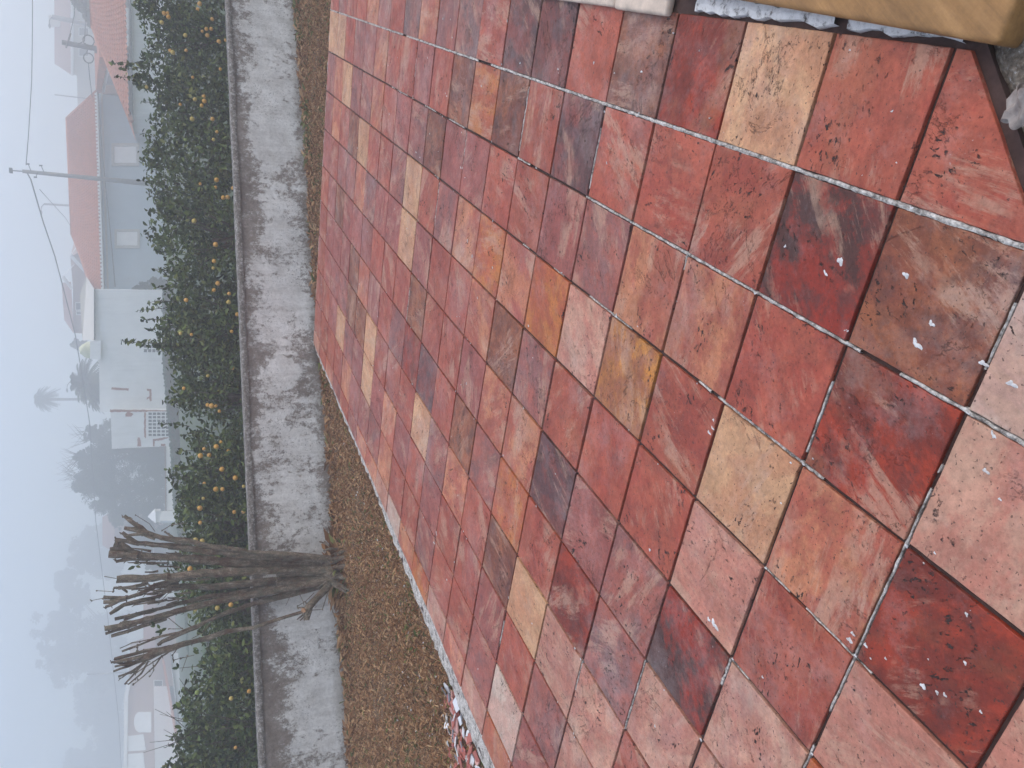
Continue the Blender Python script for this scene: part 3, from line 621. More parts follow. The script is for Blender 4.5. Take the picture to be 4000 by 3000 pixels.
tb.tube([Z7(620, 1268, TY-.20), Z7(612, 1280, TY-.21)], [.026, .025], 10, 1, 1)
# twigs round the foot and loose whips above
for pl, r_ in [([(1050,700),(900,900),(800,980)],.006),([(1090,800),(950,870),(850,950)],.006),([(930,1040),(860,1265),(710,1270)],.005),([(940,1120),(990,1280),(1040,1420)],.004),([(750,1050),(640,1160),(540,1220)],.004),([(950,440),(880,400),(825,385)],.009),([(940,430),(890,380)],.007),([(1040,520),(900,600),(800,610)],.005),([(450,1070),(420,1140),(385,1215)],.003),([(560,1050),(610,1160),(620,1210)],.004),([(1050,480),(960,470),(880,500)],.012)]:
    tb.tube([Z7(a, b_, TY-.16) for a, b_ in pl], r_, 5, 0)
for pl, r_ in [([(165,575),(60,556)],.0035),([(135,688),(-5,680)],.003),([(50,745),(-50,765)],.003),([(730,670),(610,705),(525,800)],.003),([(980,960),(900,1050),(815,1095)],.004),([(780,95),(640,110),(560,160)],.004),([(500,170),(450,100),(330,25)],.003),([(620,920),(700,985),(735,1010)],.004),([(440,420),(380,445),(350,460)],.004),([(720,1010),(620,1010)],.004),([(900,1330),(700,1350)],.003),([(780,1240),(730,1380)],.003)]:
    tb.tube([Z6(a, b_, TY) for a, b_ in pl], r_, 5, 0)
for k in range(78):                             # thin cut side shoots standing among the stems
    a_, b_ = rs.uniform(420, 1000), rs.uniform(330, 1080); lo = 300+(1000-a_)*.0; c0_ = 560+(b_-560)*1.0
    if not (330+(1000-a_)*-.25 < b_ < 700+(1000-a_)*.55): continue
    L_ = rs.uniform(90, 260); tip_ = (a_-L_, b_+L_*(b_-480)/1500+rs.uniform(-12, 12)); Yk = TY+rs.uniform(-.12, .1)
    tb.tube([Z6(a_, b_, Yk), Z6((a_+tip_[0])/2+6, (b_+tip_[1])/2+rs.uniform(-7, 7), Yk), Z6(*tip_, Yk)], [W6(rs.uniform(15, 26), TY), W6(16, TY), W6(rs.uniform(9, 15), TY)], 7, 0, 1, .3)
for (ya_, yb_, r_) in [(2165, 2145, .022), (2185, 2172, .03), (2220, 2205, .035), (2250, 2262, .035), (2278, 2305, .028), (2290, 2322, .018)]:
    tb.tube([WP.P(1262, ya_*.5+2230*.5, WO+.02), WP.P(1312, ya_, WO+.10), WP.P(1352, yb_, WO+.20)+Vector((0, 0, -.03))], [r_, r_*.95, r_*.5], 9, 0, 0, .3)
# knots, bark flakes and snags along the stems
tv = [Vector(v) for v in tb.v]
for k in range(420):
    p = tv[rs.randrange(len(tv))]; d = Vector((rs.gauss(0, 1), -abs(rs.gauss(0, .7)), rs.gauss(.4, .8))).normalized(); L_ = rs.uniform(.008, .03)
    tb.tube([p-d*.006, p+d*L_], [rs.uniform(.004, .011), .003], 5, 0, 1 if rs.random() < .12 else 0, .3)
tb.build('trunk', [MBARK, MCUT], tree, smooth=False)
lv = MB()
for (a_, b_) in [(860, 0), (500, 990), (540, 1010), (600, 1000), (515, 1080), (330, 465), (370, 440), (705, 1345), (870, 1180), (720, 735), (880, 1225), (560, 1030)]:
    if a_ == 860: continue
    c_ = Z6(a_, b_, TY-.02)
    for q_ in range(2):
        d = Vector((rs.gauss(0, .6), rs.gauss(0, .4), rs.gauss(.5, .6))).normalized(); sd_ = d.cross(Vector((0, 1, .3))).normalized(); L_ = rs.uniform(.05, .08)
        lv.add([c_, c_+d*L_*.35+sd_*L_*.22, c_+d*L_*.75+sd_*L_*.16, c_+d*L_, c_+d*L_*.75-sd_*L_*.16, c_+d*L_*.35-sd_*L_*.22], [(0, 1, 2, 3), (0, 3, 4, 5)])
lv.build('leaves', MLEAF, tree)

# ================================================================ LEAVES
def leaves(C, size, aspect=.42, up=.35, seedr=None, curl=.25):
    n = len(C); r = RNG
    d = r.normal(size=(n, 3)); d[:, 2] = d[:, 2]*.7+up*r.normal(.3, .6, n); d /= np.linalg.norm(d, axis=1, keepdims=True)
    t = r.normal(size=(n, 3)); s = np.cross(d, t); s /= np.linalg.norm(s, axis=1, keepdims=True); nn_ = np.cross(s, d)
    L_ = (size*r.uniform(.6, 1.25, n))[:, None]; W_ = L_*aspect*.5
    V = np.empty((n, 2, 4, 3), np.float32)
    b0 = C-d*L_*.5; tp = C+d*L_*.5; lf = C-s*W_+nn_*W_*curl*2; rt = C+s*W_+nn_*W_*curl*2; mid1 = C-d*L_*.0
    V[:, 0, 0] = b0; V[:, 0, 1] = lf - d*L_*.12; V[:, 0, 2] = lf+d*L_*.2; V[:, 0, 3] = tp
    V[:, 1, 0] = tp; V[:, 1, 1] = rt+d*L_*.2; V[:, 1, 2] = rt-d*L_*.12; V[:, 1, 3] = b0
    return V
def leafmesh(name, V, mat, parent, base):       # two quads a leaf, welded along the midrib so that a leaf is one island
    n = len(V); me = bpy.data.meshes.new(name); W_ = np.empty((n, 6, 3), np.float32)
    W_[:, 0] = V[:, 0, 0]; W_[:, 1] = V[:, 0, 1]; W_[:, 2] = V[:, 0, 2]; W_[:, 3] = V[:, 0, 3]; W_[:, 4] = V[:, 1, 1]; W_[:, 5] = V[:, 1, 2]
    W_ = W_.reshape(-1, 3)-np.array(base, np.float32)
    me.vertices.add(n*6); me.vertices.foreach_set('co', W_.ravel())
    idx = (np.array([0, 1, 2, 3, 3, 4, 5, 0], np.int32)[None]+(np.arange(n, dtype=np.int32)*6)[:, None]).ravel()
    me.loops.add(n*8); me.loops.foreach_set('vertex_index', idx); me.polygons.add(n*2); me.polygons.foreach_set('loop_start', np.arange(0, n*8, 4, dtype=np.int32))
    me.update(calc_edges=True)
    return link(name, me, mat, parent)
def ell(c, r, n, shell=.55):
    d = RNG.normal(size=(n, 3)); d /= np.linalg.norm(d, axis=1, keepdims=True); q_ = shell+(1-shell)*RNG.random(n)**.7
    return np.array(c)+d*q_[:, None]*np.array(r)*RNG.uniform(.85, 1.12, n)[:, None]
# crown outline read off the photo: (photo y, photo x of the foliage top)
TOP = [(-80,520),(0,535),(60,545),(130,575),(200,590),(250,560),(300,545),(340,600),(420,625),(480,590),(540,600),(620,585),(680,610),(730,600),(800,590),(850,620),(900,590),(960,610),(1000,640),(1060,655),(1130,650),(1200,645),(1280,640),(1330,625),(1370,660),(1420,680),(1500,700),(1540,680),(1580,675),(1600,695),(1615,780),(1632,890),(1685,905),(1703,850),(1714,740),(1770,715),(1820,700),(1860,690),(1900,690),(1960,705),(2030,705),(2080,720),(2150,735),(2190,680),(2250,730),(2300,715),(2370,745),(2420,770),(2470,815),(2560,830),(2650,770),(2700,735),(2760,715),(2830,745),(2880,700),(2950,690),(3080,660)]
ty_ = [a for a, _ in TOP]; tx_ = [b_ for _, b_ in TOP]
def rowY(y): return float(np.interp(y, [0, 3000], [12.0, 10.1]))
TREES = [(-90, 330, 'orange tree at the far right end of the wall, with long shoots', 'R'), (330, 760, 'dense orange tree below the right shuttered window and the tall utility pole', 'a'), (760, 1120, 'orange tree in front of the left shuttered window of the blue house', 'b'),
 (1120, 1420, 'orange tree with tall leafy spikes rising before the white building', 'c'), (1420, 1690, 'orange tree left of the spiky one, beside the gap in the row', 'd'), (1700, 1990, 'orange tree just left of the gap, with many ripe oranges', 'e'), (1990, 2180, 'orange tree partly behind the right side of the pruned tree', 'f'),
 (2180, 2450, 'sparse orange tree directly behind the pruned stems', 'g'), (2450, 2700, 'lowest green bush of the row, just left of the pruned tree', 'h'), (2700, 3090, 'bushy citrus tree with bare whips at the far left end of the wall', 'i')]
OR = [(780,15,0),(773,37,0),(641,52,0),(655,50,0),(658,66,0),(829,75,0),(632,88,1),(806,113,0),(790,122,0),(825,113,0),(810,138,0),(724,138,1),(855,163,0),(664,197,0),(675,205,1),(727,197,0),(861,270,0),(753,302,0),(796,377,0),(798,395,0),(788,412,0),(761,388,1),(704,408,0),(881,157,0),(751,465,1),(830,465,0),(847,515,0),(724,546,2),(834,545,1),(846,703,0),(842,732,0),(845,705,0),(782,718,0),(872,772,0),(889,771,0),(758,863,1),(910,735,0),(842,955,0),(573,340,1),
 (836,1020,0),(833,1047,1),(851,1107,0),(836,1133,0),(895,1147,0),(727,1172,0),(893,1180,1),(927,1228,0),(905,1295,0),(705,1303,1),(748,1307,0),(718,1517,0),(909,1439,0),(812,1468,1),(811,1582,0),(826,1585,0),(843,1586,0),(857,1606,0),(863,1726,0),(797,1753,0),(845,1745,0),(783,1780,0),(817,1778,0),(893,1761,0),(867,1833,0),(919,1867,0),(952,1900,1),(798,1889,0),(843,1911,0),(869,1911,0),(794,1947,1),(781,1985,0),(915,2000,0),(951,1999,0),(782,2042,0),(763,2110,1),(790,2113,1),(742,2222,0),(849,2375,1),(902,2362,0),(764,2380,1),(920,2920,0),(770,2705,2),(903,2728,1),(973,2700,0)]
SHOOTS = [(431,247,560),(452,300,575),(470,270,560),(545,20,600),(560,400,620),(575,470,620),(560,640,620),(575,820,620),(570,925,620),(550,705,620),(600,1050,650),(582,1182,660),(536,1213,670),(555,1250,670),(579,1284,670),(479,1333,690),(540,1350,690),(600,1120,660),(651,1556,720),(621,1655,740),(640,1570,720),(705,1702,760),(690,1765,760),(651,1834,740),(651,1874,740),(660,1860,740),(693,1945,760),(700,2060,770),(621,2200,720),(650,2230,740),(700,2330,770),(730,2662,800),(705,2700,800),(687,2760,790),(660,2880,770),(650,2915,760),(640,2990,760),(720,2800,790)]
me_or = []
for m_ in MORANGE:
    bm = bmesh.new(); bmesh.ops.create_uvsphere(bm, u_segments=20, v_segments=14, radius=.036)
    for v in bm.verts: v.co.z *= .94
    for f_ in bm.faces: f_.smooth = True
    me = bpy.data.meshes.new('orange'); bm.to_mesh(me); bm.free(); me.materials.append(m_); me_or.append(me)
for ti, (ya, yb, lab, cd) in enumerate(TREES):
    yc = (ya+yb)/2; Yc = rowY(yc)+.2; root = at(950, yc, Yc); root.z = ground_z(root.x, Yc)
    bush = cd == 'h'
    t_ = thing('citrus_bush' if bush else 'orange_tree', tuple(root), lab, 'bush' if bush else 'tree', 'orange trees behind the wall')
    C = []; rl = random.Random(60+ti)
    stepp = 62
    y = ya+20
    while y < yb:
        xt = np.interp(y, ty_, tx_); x = xt+25; first = True
        while x < 1040:
            Y_ = rowY(y)+rl.uniform(-.25, .45); r_ = rl.uniform(.15, .27)*(1. if not first else .8); edge = min(y-ya, yb-y)
            c = at(x+rl.uniform(-18, 18), y+rl.uniform(-20, 20), Y_)
            nl = int(rl.uniform(55, 135)*(1 if cd not in 'g' else .75))
            if rl.random() > .08: C.append(ell(c, (r_*1.15, r_*1.2, r_), nl, .35))
            x += stepp*rl.uniform(.8, 1.2); first = False
        y += stepp
    # back of the crown, towards the garden
    for k in range(30):
        yy = rl.uniform(ya+30, yb-30); xx = rl.uniform(np.interp(yy, ty_, tx_)+70, 1020); c = at(xx, yy, rowY(yy)+rl.uniform(.6, 1.3)); C.append(ell(c, (.3, .3, .28), 90, .3))
    C = np.concatenate(C)
    tws = MB()
    # shoots
    for (sx_, sy_, bx_) in SHOOTS:
        if not (ya <= sy_ < yb): continue
        Y_ = rowY(sy_)+rl.uniform(-.2, .1); tip = at(sx_, sy_, Y_); bs = at(bx_, sy_+rl.uniform(-14, 14), Y_); tws.tube([bs, bs.lerp(tip, .5)+Vector((rl.uniform(-.02, .02), 0, 0)), tip], [.006, .004, .002], 5)
        L_ = (tip-bs).length; nL = int(L_/.017)
        tt = np.linspace(.0, 1.02, max(nL, 4)); pc = np.array(bs)[None]+(np.array(tip)-np.array(bs))[None]*tt[:, None]; pc = pc+RNG.normal(0, .024, pc.shape)*(1.15-tt[:, None]*.7); C = np.concatenate([C, pc])
    ors = [(x, y, k_) for x, y, k_ in OR if ya <= y < yb]
    OP = []
    for (x, y, k_) in ors:
        p = at(x, y, rowY(y)-.36+rl.uniform(-.03, .05)); OP.append((p, k_))
        d2 = np.linalg.norm(C-np.array(p), axis=1); C = C[d2 > .06]
        v_ = (np.array(p)-np.array([0, 0, EYE])); L_ = np.linalg.norm(v_); v_ = v_/L_; rel = C-np.array([0, 0, EYE]); tpar = rel@v_; per = np.linalg.norm(rel-tpar[:, None]*v_, axis=1)
        C = C[~((per < .014) & (tpar < L_))]
    yl = RNG.random(len(C)) < .03
    # yellow clusters
    for (x, y) in [(745, 350), (730, 345), (770, 1320), (820, 1210), (760, 1620), (815, 2370), (735, 2380), (790, 2715), (760, 2730), (705, 305)]:
        if ya <= y < yb: yl |= np.linalg.norm(C-np.array(at(x, y, rowY(y)-.2)), axis=1) < .13
    V = leaves(C, .082); leafmesh('crown', V[~yl], MLEAF, t_, root); leafmesh('yellow_leaves', V[yl], MLEAFY, t_, root)
    tk = root.copy(); top = at(np.interp(yc, ty_, tx_)+90, yc, Yc)
    tws.tube([tk, tk.lerp(top, .35)+Vector((.03, 0, 0)), tk.lerp(top, .7)], [.07, .055, .03], 8)
    for k in range(34 if cd in 'gi' else 22):
        a_ = tk.lerp(top, rl.uniform(.15, .55)); yy = rl.uniform(ya+15, yb-15); xx = rl.uniform(np.interp(yy, ty_, tx_)+15, 980); e_ = at(xx, yy, rowY(yy)+rl.uniform(-.35, .5)); tws.tube([a_, a_.lerp(e_, .5)+Vector((rl.uniform(-.08, .08), 0, rl.uniform(-.02, .08))), e_], [.018, .009, .003], 5)
    if cd == 'i':
        for (x0, y0, x1, y1) in [(780, 2830, 605, 2770), (790, 2800, 625, 2790), (800, 2850, 585, 2900), (780, 2900, 640, 2850), (790, 2840, 560, 2940), (800, 2880, 650, 2780), (770, 2720, 700, 2650)]:
            tws.tube([at(x0, y0, rowY(y0)-.2), at((x0+x1)/2, (y0+y1)/2+14, rowY(y0)-.2), at(x1, y1, rowY(y0)-.2)], [.006, .004, .002], 5)
    tws.build('trunk', MBARK2, t_, smooth=True)
    for (p, k_) in OP:
        o = bpy.data.objects.new('orange', me_or[k_]); COL.objects.link(o); o.parent = t_; o.location = p-root; sc_ = rl.uniform(.55, .92); o.scale = (sc_, sc_, sc_); o.rotation_euler = (rl.random()*.6, rl.random()*.6, rl.random()*6)

K = 1.85                                      # how much further back the village stands than a first guess
def PXP(x0, y0, Y0, x1, y1, Y1): a, c = at(x0, y0, Y0*K), at(x1, y1, Y1*K); return Plane((a.x, a.y), (c.x, c.y))
def back_of(P, d): q = P.a-P.n*d*K; return Plane(q[:2], (q+P.d)[:2])
# ---- hedges in the garden beyond
MHEDGE = mat_leaf('hedge_leaf', [(0., (.03, .05, .03)), (.5, (.045, .075, .04)), (1., (.07, .11, .055))], .6)  # dark green puts shade into the clipped hedges' sides; tall hedges are dark throughout
MHEDT = mat_leaf('lit_top_and_bank_leaf', [(0., (.06, .11, .03)), (.5, (.10, .19, .045)), (1., (.17, .28, .07))], .6)  # lighter green paints light onto the hedge tops; the grass bank's own colour
def hedge(name, pix, Y, thick, lab, bottom=1.6, dens=900, size=.07, mat=None, topmat=None):
    Y = Y*K; thick *= K; bottom *= K; dens /= K*K*.62; size *= K*.8; pts = [at(x, y, Y) for x, y in pix]; r0 = pts[0].copy(); r0.z = ground_z(r0.x, Y)
    t_ = thing(name, tuple(r0), lab, 'hedge'); C = []; Ct = []
    for a_, b_ in zip(pts[:-1], pts[1:]):
        L_ = (b_-a_).length; nf = int(L_*bottom*dens)
        u = RNG.random(nf); v = RNG.random(nf); base = np.array(a_)[None]*(1-u[:, None])+np.array(b_)[None]*u[:, None]
        zz_ = base[:, 2]-v*bottom; C.append(np.stack([base[:, 0], Y+RNG.normal(0, .06, nf)+.04*np.sin(base[:, 0]*6), zz_], 1))
        nt_ = int(L_*thick*dens); u = RNG.random(nt_); base = np.array(a_)[None]*(1-u[:, None])+np.array(b_)[None]*u[:, None]
        Ct.append(np.stack([base[:, 0], Y+RNG.random(nt_)*thick, base[:, 2]+RNG.normal(0, .03, nt_)], 1))
    core = MB()
    for a_, b_ in zip(pts[:-1], pts[1:]):
        core.box(a_+Vector((0, .06, -.1-bottom)), b_-a_, Vector((0, thick-.12, 0)), Vector((0, 0, bottom+.04)))
    core.build('branches', MBARK2, t_)
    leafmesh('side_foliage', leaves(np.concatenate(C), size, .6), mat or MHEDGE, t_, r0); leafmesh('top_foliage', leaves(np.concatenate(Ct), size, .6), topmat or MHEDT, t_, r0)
    return t_
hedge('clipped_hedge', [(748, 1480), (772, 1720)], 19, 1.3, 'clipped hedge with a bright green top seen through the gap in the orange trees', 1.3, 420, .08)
hedge('clipped_hedge', [(790, 2380), (802, 2520), (818, 2760)], 17, .9, 'clipped hedge with a bright green top to the left of the pruned tree', 1.3, 420, .08)
hedge('tall_hedge', [(640, 1110), (640, 1400), (657, 1597), (671, 1753), (684, 1994)], 26.5, .8, 'dark clipped hedge along the foot of the white building', 2.6, 260, .10, topmat=MHEDGE)
hedge('tall_hedge', [(690, 2000), (712, 2200), (738, 2560)], 26, .8, 'dark clipped hedge behind the pruned tree stems', 2.4, 260, .10, topmat=MHEDGE)
hedge('grass_bank', [(660, 960), (656, 1045)], 24, 1.0, 'bright green bank of grass below the left end of the blue house', 1.2, 420, .08, mat=MHEDT)
# ivy-like conifer beside the white building
# ================================================================ HOUSES
def poly_on(P, pix, off=0.): return [P.P(x, y, off*K) for x, y in pix]
def block(name, P, pix, depth, mat, parent, off=0.):
    mb = MB(); mb.prism(poly_on(P, pix, off), -P.n*depth*K); return mb.build(name, mat, parent)
def plate(name, P, pix, mat, parent, off, th=.03):
    mb = MB(); mb.prism(poly_on(P, pix, off), -P.n*th*K); return mb.build(name, mat, parent)
def roofpanel(name, e0, e1, r0, r1, mat, parent, pitch=.27, amp=.075, rows=16):
    """e0-e1 eave, r0-r1 ridge: pantiles as a corrugated sheet with stepped courses"""
    e0, e1, r0, r1 = map(Vector, (e0, e1, r0, r1)); n = max(4, int((e1-e0).length/pitch)); nrm = (e1-e0).cross(r0-e0).normalized()
    if nrm.z < 0: nrm = -nrm
    mb = MB(); K = 5; cols = n*K
    for j in range(rows*2):
        v = (j//2+(j % 2)*.985)/rows
        for i in range(cols+1):
            u = i/cols; p = e0.lerp(e1, u).lerp(r0.lerp(r1, u), v); h = amp*(math.cos(2*math.pi*i/K)*.5+.5) + (.07 if j % 2 == 0 else 0.)
            mb.v.append(tuple(p+nrm*h))
    for j in range(rows*2-1):
        for i in range(cols): mb.f.append((j*(cols+1)+i, j*(cols+1)+i+1, (j+1)*(cols+1)+i+1, (j+1)*(cols+1)+i)); mb.m.append(0)
    return mb.build(name, mat, parent)
def root_of(P, x, y): p = P.P(x, y); return (p.x, p.y, ground_z(p.x, p.y)-.3)
def bar(mb, a, b_, r, n=6): mb.tube([a, b_], r, n)
def window(P, x0, x1, y0, y1, parent, fm, gm_, fw=7, off=.04, name='window'):   # photo x0..x1 is top..bottom
    mb = MB()
    for (a, b_, c, d) in ((x0-fw, x0, y0-fw, y1+fw), (x1, x1+fw, y0-fw, y1+fw), (x0, x1, y0-fw, y0), (x0, x1, y1, y1+fw)):
        mb.prism(poly_on(P, [(a, c), (b_, c), (b_, d), (a, d)], off+.02), -P.n*.05*K)
    f_ = mb.build(name, fm, parent); s_ = MB(); s_.prism(poly_on(P, [(x0+.5, y0+.5), (x1-.5, y0+.5), (x1-.5, y1-.5), (x0+.5, y1-.5)], off-.01), -P.n*.02); s_.build('shutter' if gm_ is MSHUT else 'pane', gm_, f_)
    return f_
# --- blue house
PB = PXP(640, 1250, 31.4, 640, 362, 33.8)
bh = thing('blue_house', root_of(PB, 640, 800), 'pale blue house with red pantiled hip roof and two white shuttered windows', 'house')
block('wall', PB, [(412, 1210), (380, 366), (760, 340), (760, 1210)], 8, MBLUE, bh)
for nm_, pix in (('cornice', [(402, 1215), (375, 361), (383, 361), (410, 1215)]),): block(nm_, PB, pix, .35, MFRAME, bh, .35)
mb = MB(); mb.prism(poly_on(PB, [(420, 1215), (393, 364), (401, 364), (428, 1215)], .05), -PB.n*.05*K); mb.build('moulding', MFRAME, bh)
eR, eLft = PB.P(376, 360, .9), PB.P(405, 1225, .9)
PBr = back_of(PB, 4.4); rR, rL = PBr.P(264, 461), PBr.P(284, 916)
back = -PB.n*9*K
rf = roofpanel('roof', eLft, eR, rL, rR, MROOF, bh)
mb = MB(); mb.add([eR, eR+back, rR], [(0, 1, 2)]); mb.add([eLft, eLft+back, rL], [(0, 1, 2)]); mb.add([eLft+back, eR+back, rR, rL], [(0, 1, 2, 3)]); mb.build('hip', MROOF, rf)
mb = MB(); mb.tube([rR, rL], .16, 8); mb.tube([rR, eR], .14, 8); mb.tube([rL, eLft], .14, 8); mb.build('ridge_tiles', MROOF, rf, smooth=True)
mb = MB(); mb.box(eLft+Vector((0, 0, -.05)), eR-eLft, -PB.n*.05, Vector((0, 0, .06))); L_ = (eR-eLft).length; nt_ = int(L_/.27)
for k in range(nt_): p = eLft.lerp(eR, (k+.5)/nt_)+PB.n*.02+Vector((0, 0, -.01)); mb.box(p-PB.d*.07, PB.d*.14, -PB.n*.06, Vector((0, 0, .12)))
mb.build('mortar_tile_ends', MWH, rf)
window(PB, 446, 533, 570, 636, bh, MFRAME, MSHUT, 11); window(PB, 456, 537, 904, 959, bh, MFRAME, MSHUT, 9)
# porch at the right end
PQ = PXP(640, 362, 33.5, 640, 225, 30.8)
pr = block('porch_roof', PQ, [(374, 366), (396, 362), (424, 225), (388, 222)], 2.2, MROOF, bh, .4)
block('porch_beam', PQ, [(400, 362), (408, 362), (437, 228), (430, 226)], .2, MWH, bh, .3)
block('porch_post', PQ, [(393, 366), (700, 366), (700, 382), (393, 382)], .35, MPINK, bh, .2)
block('porch_wall', PQ, [(405, 366), (432, 200), (640, 200), (640, 366)], .2, MCONC, bh, -1.2)  # set-back wall in dark grey, which paints in the porch's shade
# --- front right house with the low red roof
PF = PXP(640, 446, 25.4, 640, -200, 24.4)
fh = thing('white_house', root_of(PF, 640, 200), 'pale house with a low sloping salmon tiled roof at the right edge', 'house')
block('wall', PF, [(505, 446), (500, -700), (760, -700), (760, 446)], 7, MWH, fh)
e0, e1 = PF.P(512, 471, 1.), PF.P(478, -700, 1.); PFr = back_of(PF, 4.6); q0, q1 = PFr.P(364, 107), PFr.P(330, -640)
rf = roofpanel('roof', e0, e1, q0, q1, MROOF, fh, .27, .08, 16)
mb = MB(); mb.add([e0, e0-PF.n*9*K, q0], [(0, 1, 2)]); mb.build('hip', MROOF, rf); mb = MB(); mb.tube([q0, q1], .16, 8); mb.tube([e0, q0], .14, 8); mb.build('ridge_tiles', MROOF, rf, smooth=True)
mb = MB(); mb.prism(poly_on(PF, [(516, 462), (492, -700), (498, -700), (522, 462)], .25), -PF.n*.25*K); mb.build('soffit', MCONC, fh)
# --- white building
PWb = PXP(640, 1130, 30, 640, 1620, 30.6)
wb = thing('white_building', root_of(PWb, 650, 1370), 'plain white flat-topped building with bare brick patches and grilles of small square blocks', 'building')
block('wall', PWb, [(370, 1130), (370, 1327), (387, 1422), (390, 1609), (760, 1609), (760, 1136)], 7, MWH, wb)
PW2 = PXP(640, 1600, 30., 640, 1753, 30.2)
block('annex', PW2, [(432, 1609), (437, 1753), (760, 1738), (760, 1600)], 4, MWH, wb)
PW3 = back_of(PWb, 4)
mb = MB(); mb.add([PWb.P(368, 1128, .2), PWb.P(368, 1327, .2), PW3.P(322, 1330), PW3.P(312, 1150), PW3.P(338, 1080)], [(0, 1, 2, 3, 4)]); mb.build('roof_slope', MCREAM, wb)
mb = MB(); mb.tube([PWb.P(369, 1130, .22), PWb.P(369.5, 1327, .22)], .04, 8); mb.build('gutter', MMETAL, wb, smooth=True)
ch = block('chimney', PWb, [(352, 1333), (352, 1402), (394, 1404), (394, 1331)], .7, MWH, wb, .15)
mb = MB(); p0 = PWb.P(352, 1352, -.1); s_ = px(30)
mb.tube([PWb.P(353, 1366, -.5), PWb.P(340, 1364, -.2), PWb.P(325, 1360, -.2), PWb.P(315, 1352, -.2)], [.55, .50, .40, .15], 12, jit=.1); mb.build('chimney_hood', plain('yellowed_sheet', (.62, .62, .42), .1, 6), ch, smooth=True)
def grille(P, x0, x1, y0, y1, nx_, ny_, parent, skip=()):
    f_ = plate('grille_recess', P, [(x0, y0), (x1, y0), (x1, y1), (x0, y1)], MDARKG, parent, .015, .02); g2 = MB()
    sx_ = (x1-x0)/nx_; sy_ = (y1-y0)/ny_; w_ = sx_*.13
    for i in range(nx_+1): g2.prism(poly_on(P, [(x0+i*sx_-w_, y0-w_), (x0+i*sx_+w_, y0-w_), (x0+i*sx_+w_, y1+w_), (x0+i*sx_-w_, y1+w_)], .05), -P.n*.05)
    for i in range(ny_+1): g2.prism(poly_on(P, [(x0-w_, y0+i*sy_-w_), (x0-w_, y0+i*sy_+w_), (x1+w_, y0+i*sy_+w_), (x1+w_, y0+i*sy_-w_)], .047), -P.n*.045)
    g2.build('grille_bars', MWH, f_)
grille(PW2, 578, 680, 1609.5, 1706, 6, 7, wb); grille(PWb, 560, 675, 1345, 1378, 7, 2, wb)
def patches(P, polys, parent, off=.012):
    for pl in polys:
        v = []                                   # roughen the outline
        for k in range(len(pl)):
            a_, b_ = pl[k], pl[(k+1) % len(pl)]; n_ = max(1, int(math.hypot(a_[0]-b_[0], a_[1]-b_[1])/7))
            for s_ in range(n_): t = s_/n_; v.append((a_[0]+(b_[0]-a_[0])*t+random.uniform(-1.1, 1.1), a_[1]+(b_[1]-a_[1])*t+random.uniform(-1.1, 1.1)))
        plate('brick_patch', P, v, MBRICK, parent, off, .01)
random.seed(77)
patches(PWb, [[(436, 1513), (503, 1517), (503, 1526), (436, 1521)], [(573, 1519), (590, 1520), (592, 1565), (585, 1569), (583, 1554), (574, 1560), (573, 1553), (584, 1549), (583, 1527), (573, 1525)]], wb)
patches(PW2, [[(430, 1600), (655, 1602), (655, 1608), (500, 1609), (520, 1617), (512, 1626), (491, 1627), (489, 1617), (497, 1609), (430, 1609)], [(563, 1611), (570, 1611), (570, 1700), (568, 1712), (563, 1705)], [(538, 1710), (546, 1710), (552, 1744), (536, 1744)], [(596, 1716), (625, 1712), (660, 1704), (660, 1710), (630, 1720), (604, 1722), (603, 1744), (597, 1744)], [(630, 1735), (646, 1733), (646, 1741), (630, 1743)]], wb)
# low white wall to the gate pillar
PL = PXP(640, 1741, 29.8, 640, 2000, 29.)
lw = thing('boundary_wall', root_of(PL, 660, 1870), 'low white boundary wall with a terracotta coping left of the white building', 'wall')
block('wall', PL, [(649, 1742), (652, 1994), (760, 1994), (760, 1742)], .2, MWH, lw); block('coping', PL, [(643, 1742), (646, 1994), (649, 1994), (646, 1742)], .3, MPINK, lw, .05)
gpil = thing('gate_pillar', root_of(PL, 660, 2015), 'white gate pillar with a pyramid cap at the end of the low wall', 'pillar')
block('shaft', PL, [(625, 1996), (625, 2034), (760, 2034), (760, 1996)], .4, MWH, gpil, .1)
c = PL.P(608, 2015, -.1*K); mb = MB()
mb.box(c+Vector((-.36, -.36, -.3)), Vector((.72, 0, 0)), Vector((0, .72, 0)), Vector((0, 0, .3))); mb.add([c+Vector((-.42, -.42, 0)), c+Vector((.42, -.42, 0)), c+Vector((.42, .42, 0)), c+Vector((-.42, .42, 0)), c+Vector((0, 0, .46))], [(0, 1, 4), (1, 2, 4), (2, 3, 4), (3, 0, 4), (3, 2, 1, 0)]); mb.build('cap', MSHUT, gpil)
# --- far house behind the white building
PH = PXP(600, 1050, 50, 600, 1320, 52)
hh = thing('gabled_house', root_of(PH, 640, 1200), 'faint pink-roofed house with white gable boards fading in the fog behind the white building', 'house')
block('wall', PH, [(285, 1130), (285, 1300), (700, 1330), (700, 960), (345, 960), (275, 1005)], 7, MPINK, hh)
PHb = back_of(PH, 4)
mb = MB(); mb.add([PH.P(278, 1100, .3*K), PH.P(288, 1303, .3*K), PHb.P(251, 1250), PHb.P(240, 1105)], [(0, 1, 2, 3)]); mb.build('roof', MROOFF, hh)
for (x0, y0, x1, y1, w_) in [(272, 1004, 335, 1072, 10), (240, 1084, 275, 1132, 8), (240, 1084, 285, 1040, 4), (272, 1004, 300, 962, 6)]:
    block('barge_board', PH, [(x0, y0), (x1, y1), (x1+w_, y1-w_*.8), (x0+w_, y0-w_*.8)], .15, MWH, hh, .35)
for (x0, x1, y0, y1) in ((297, 316, 1184, 1210), (300, 318, 1218, 1228)): window(PH, x0, x1, y0, y1, hh, MWH, MDARKG, 3)
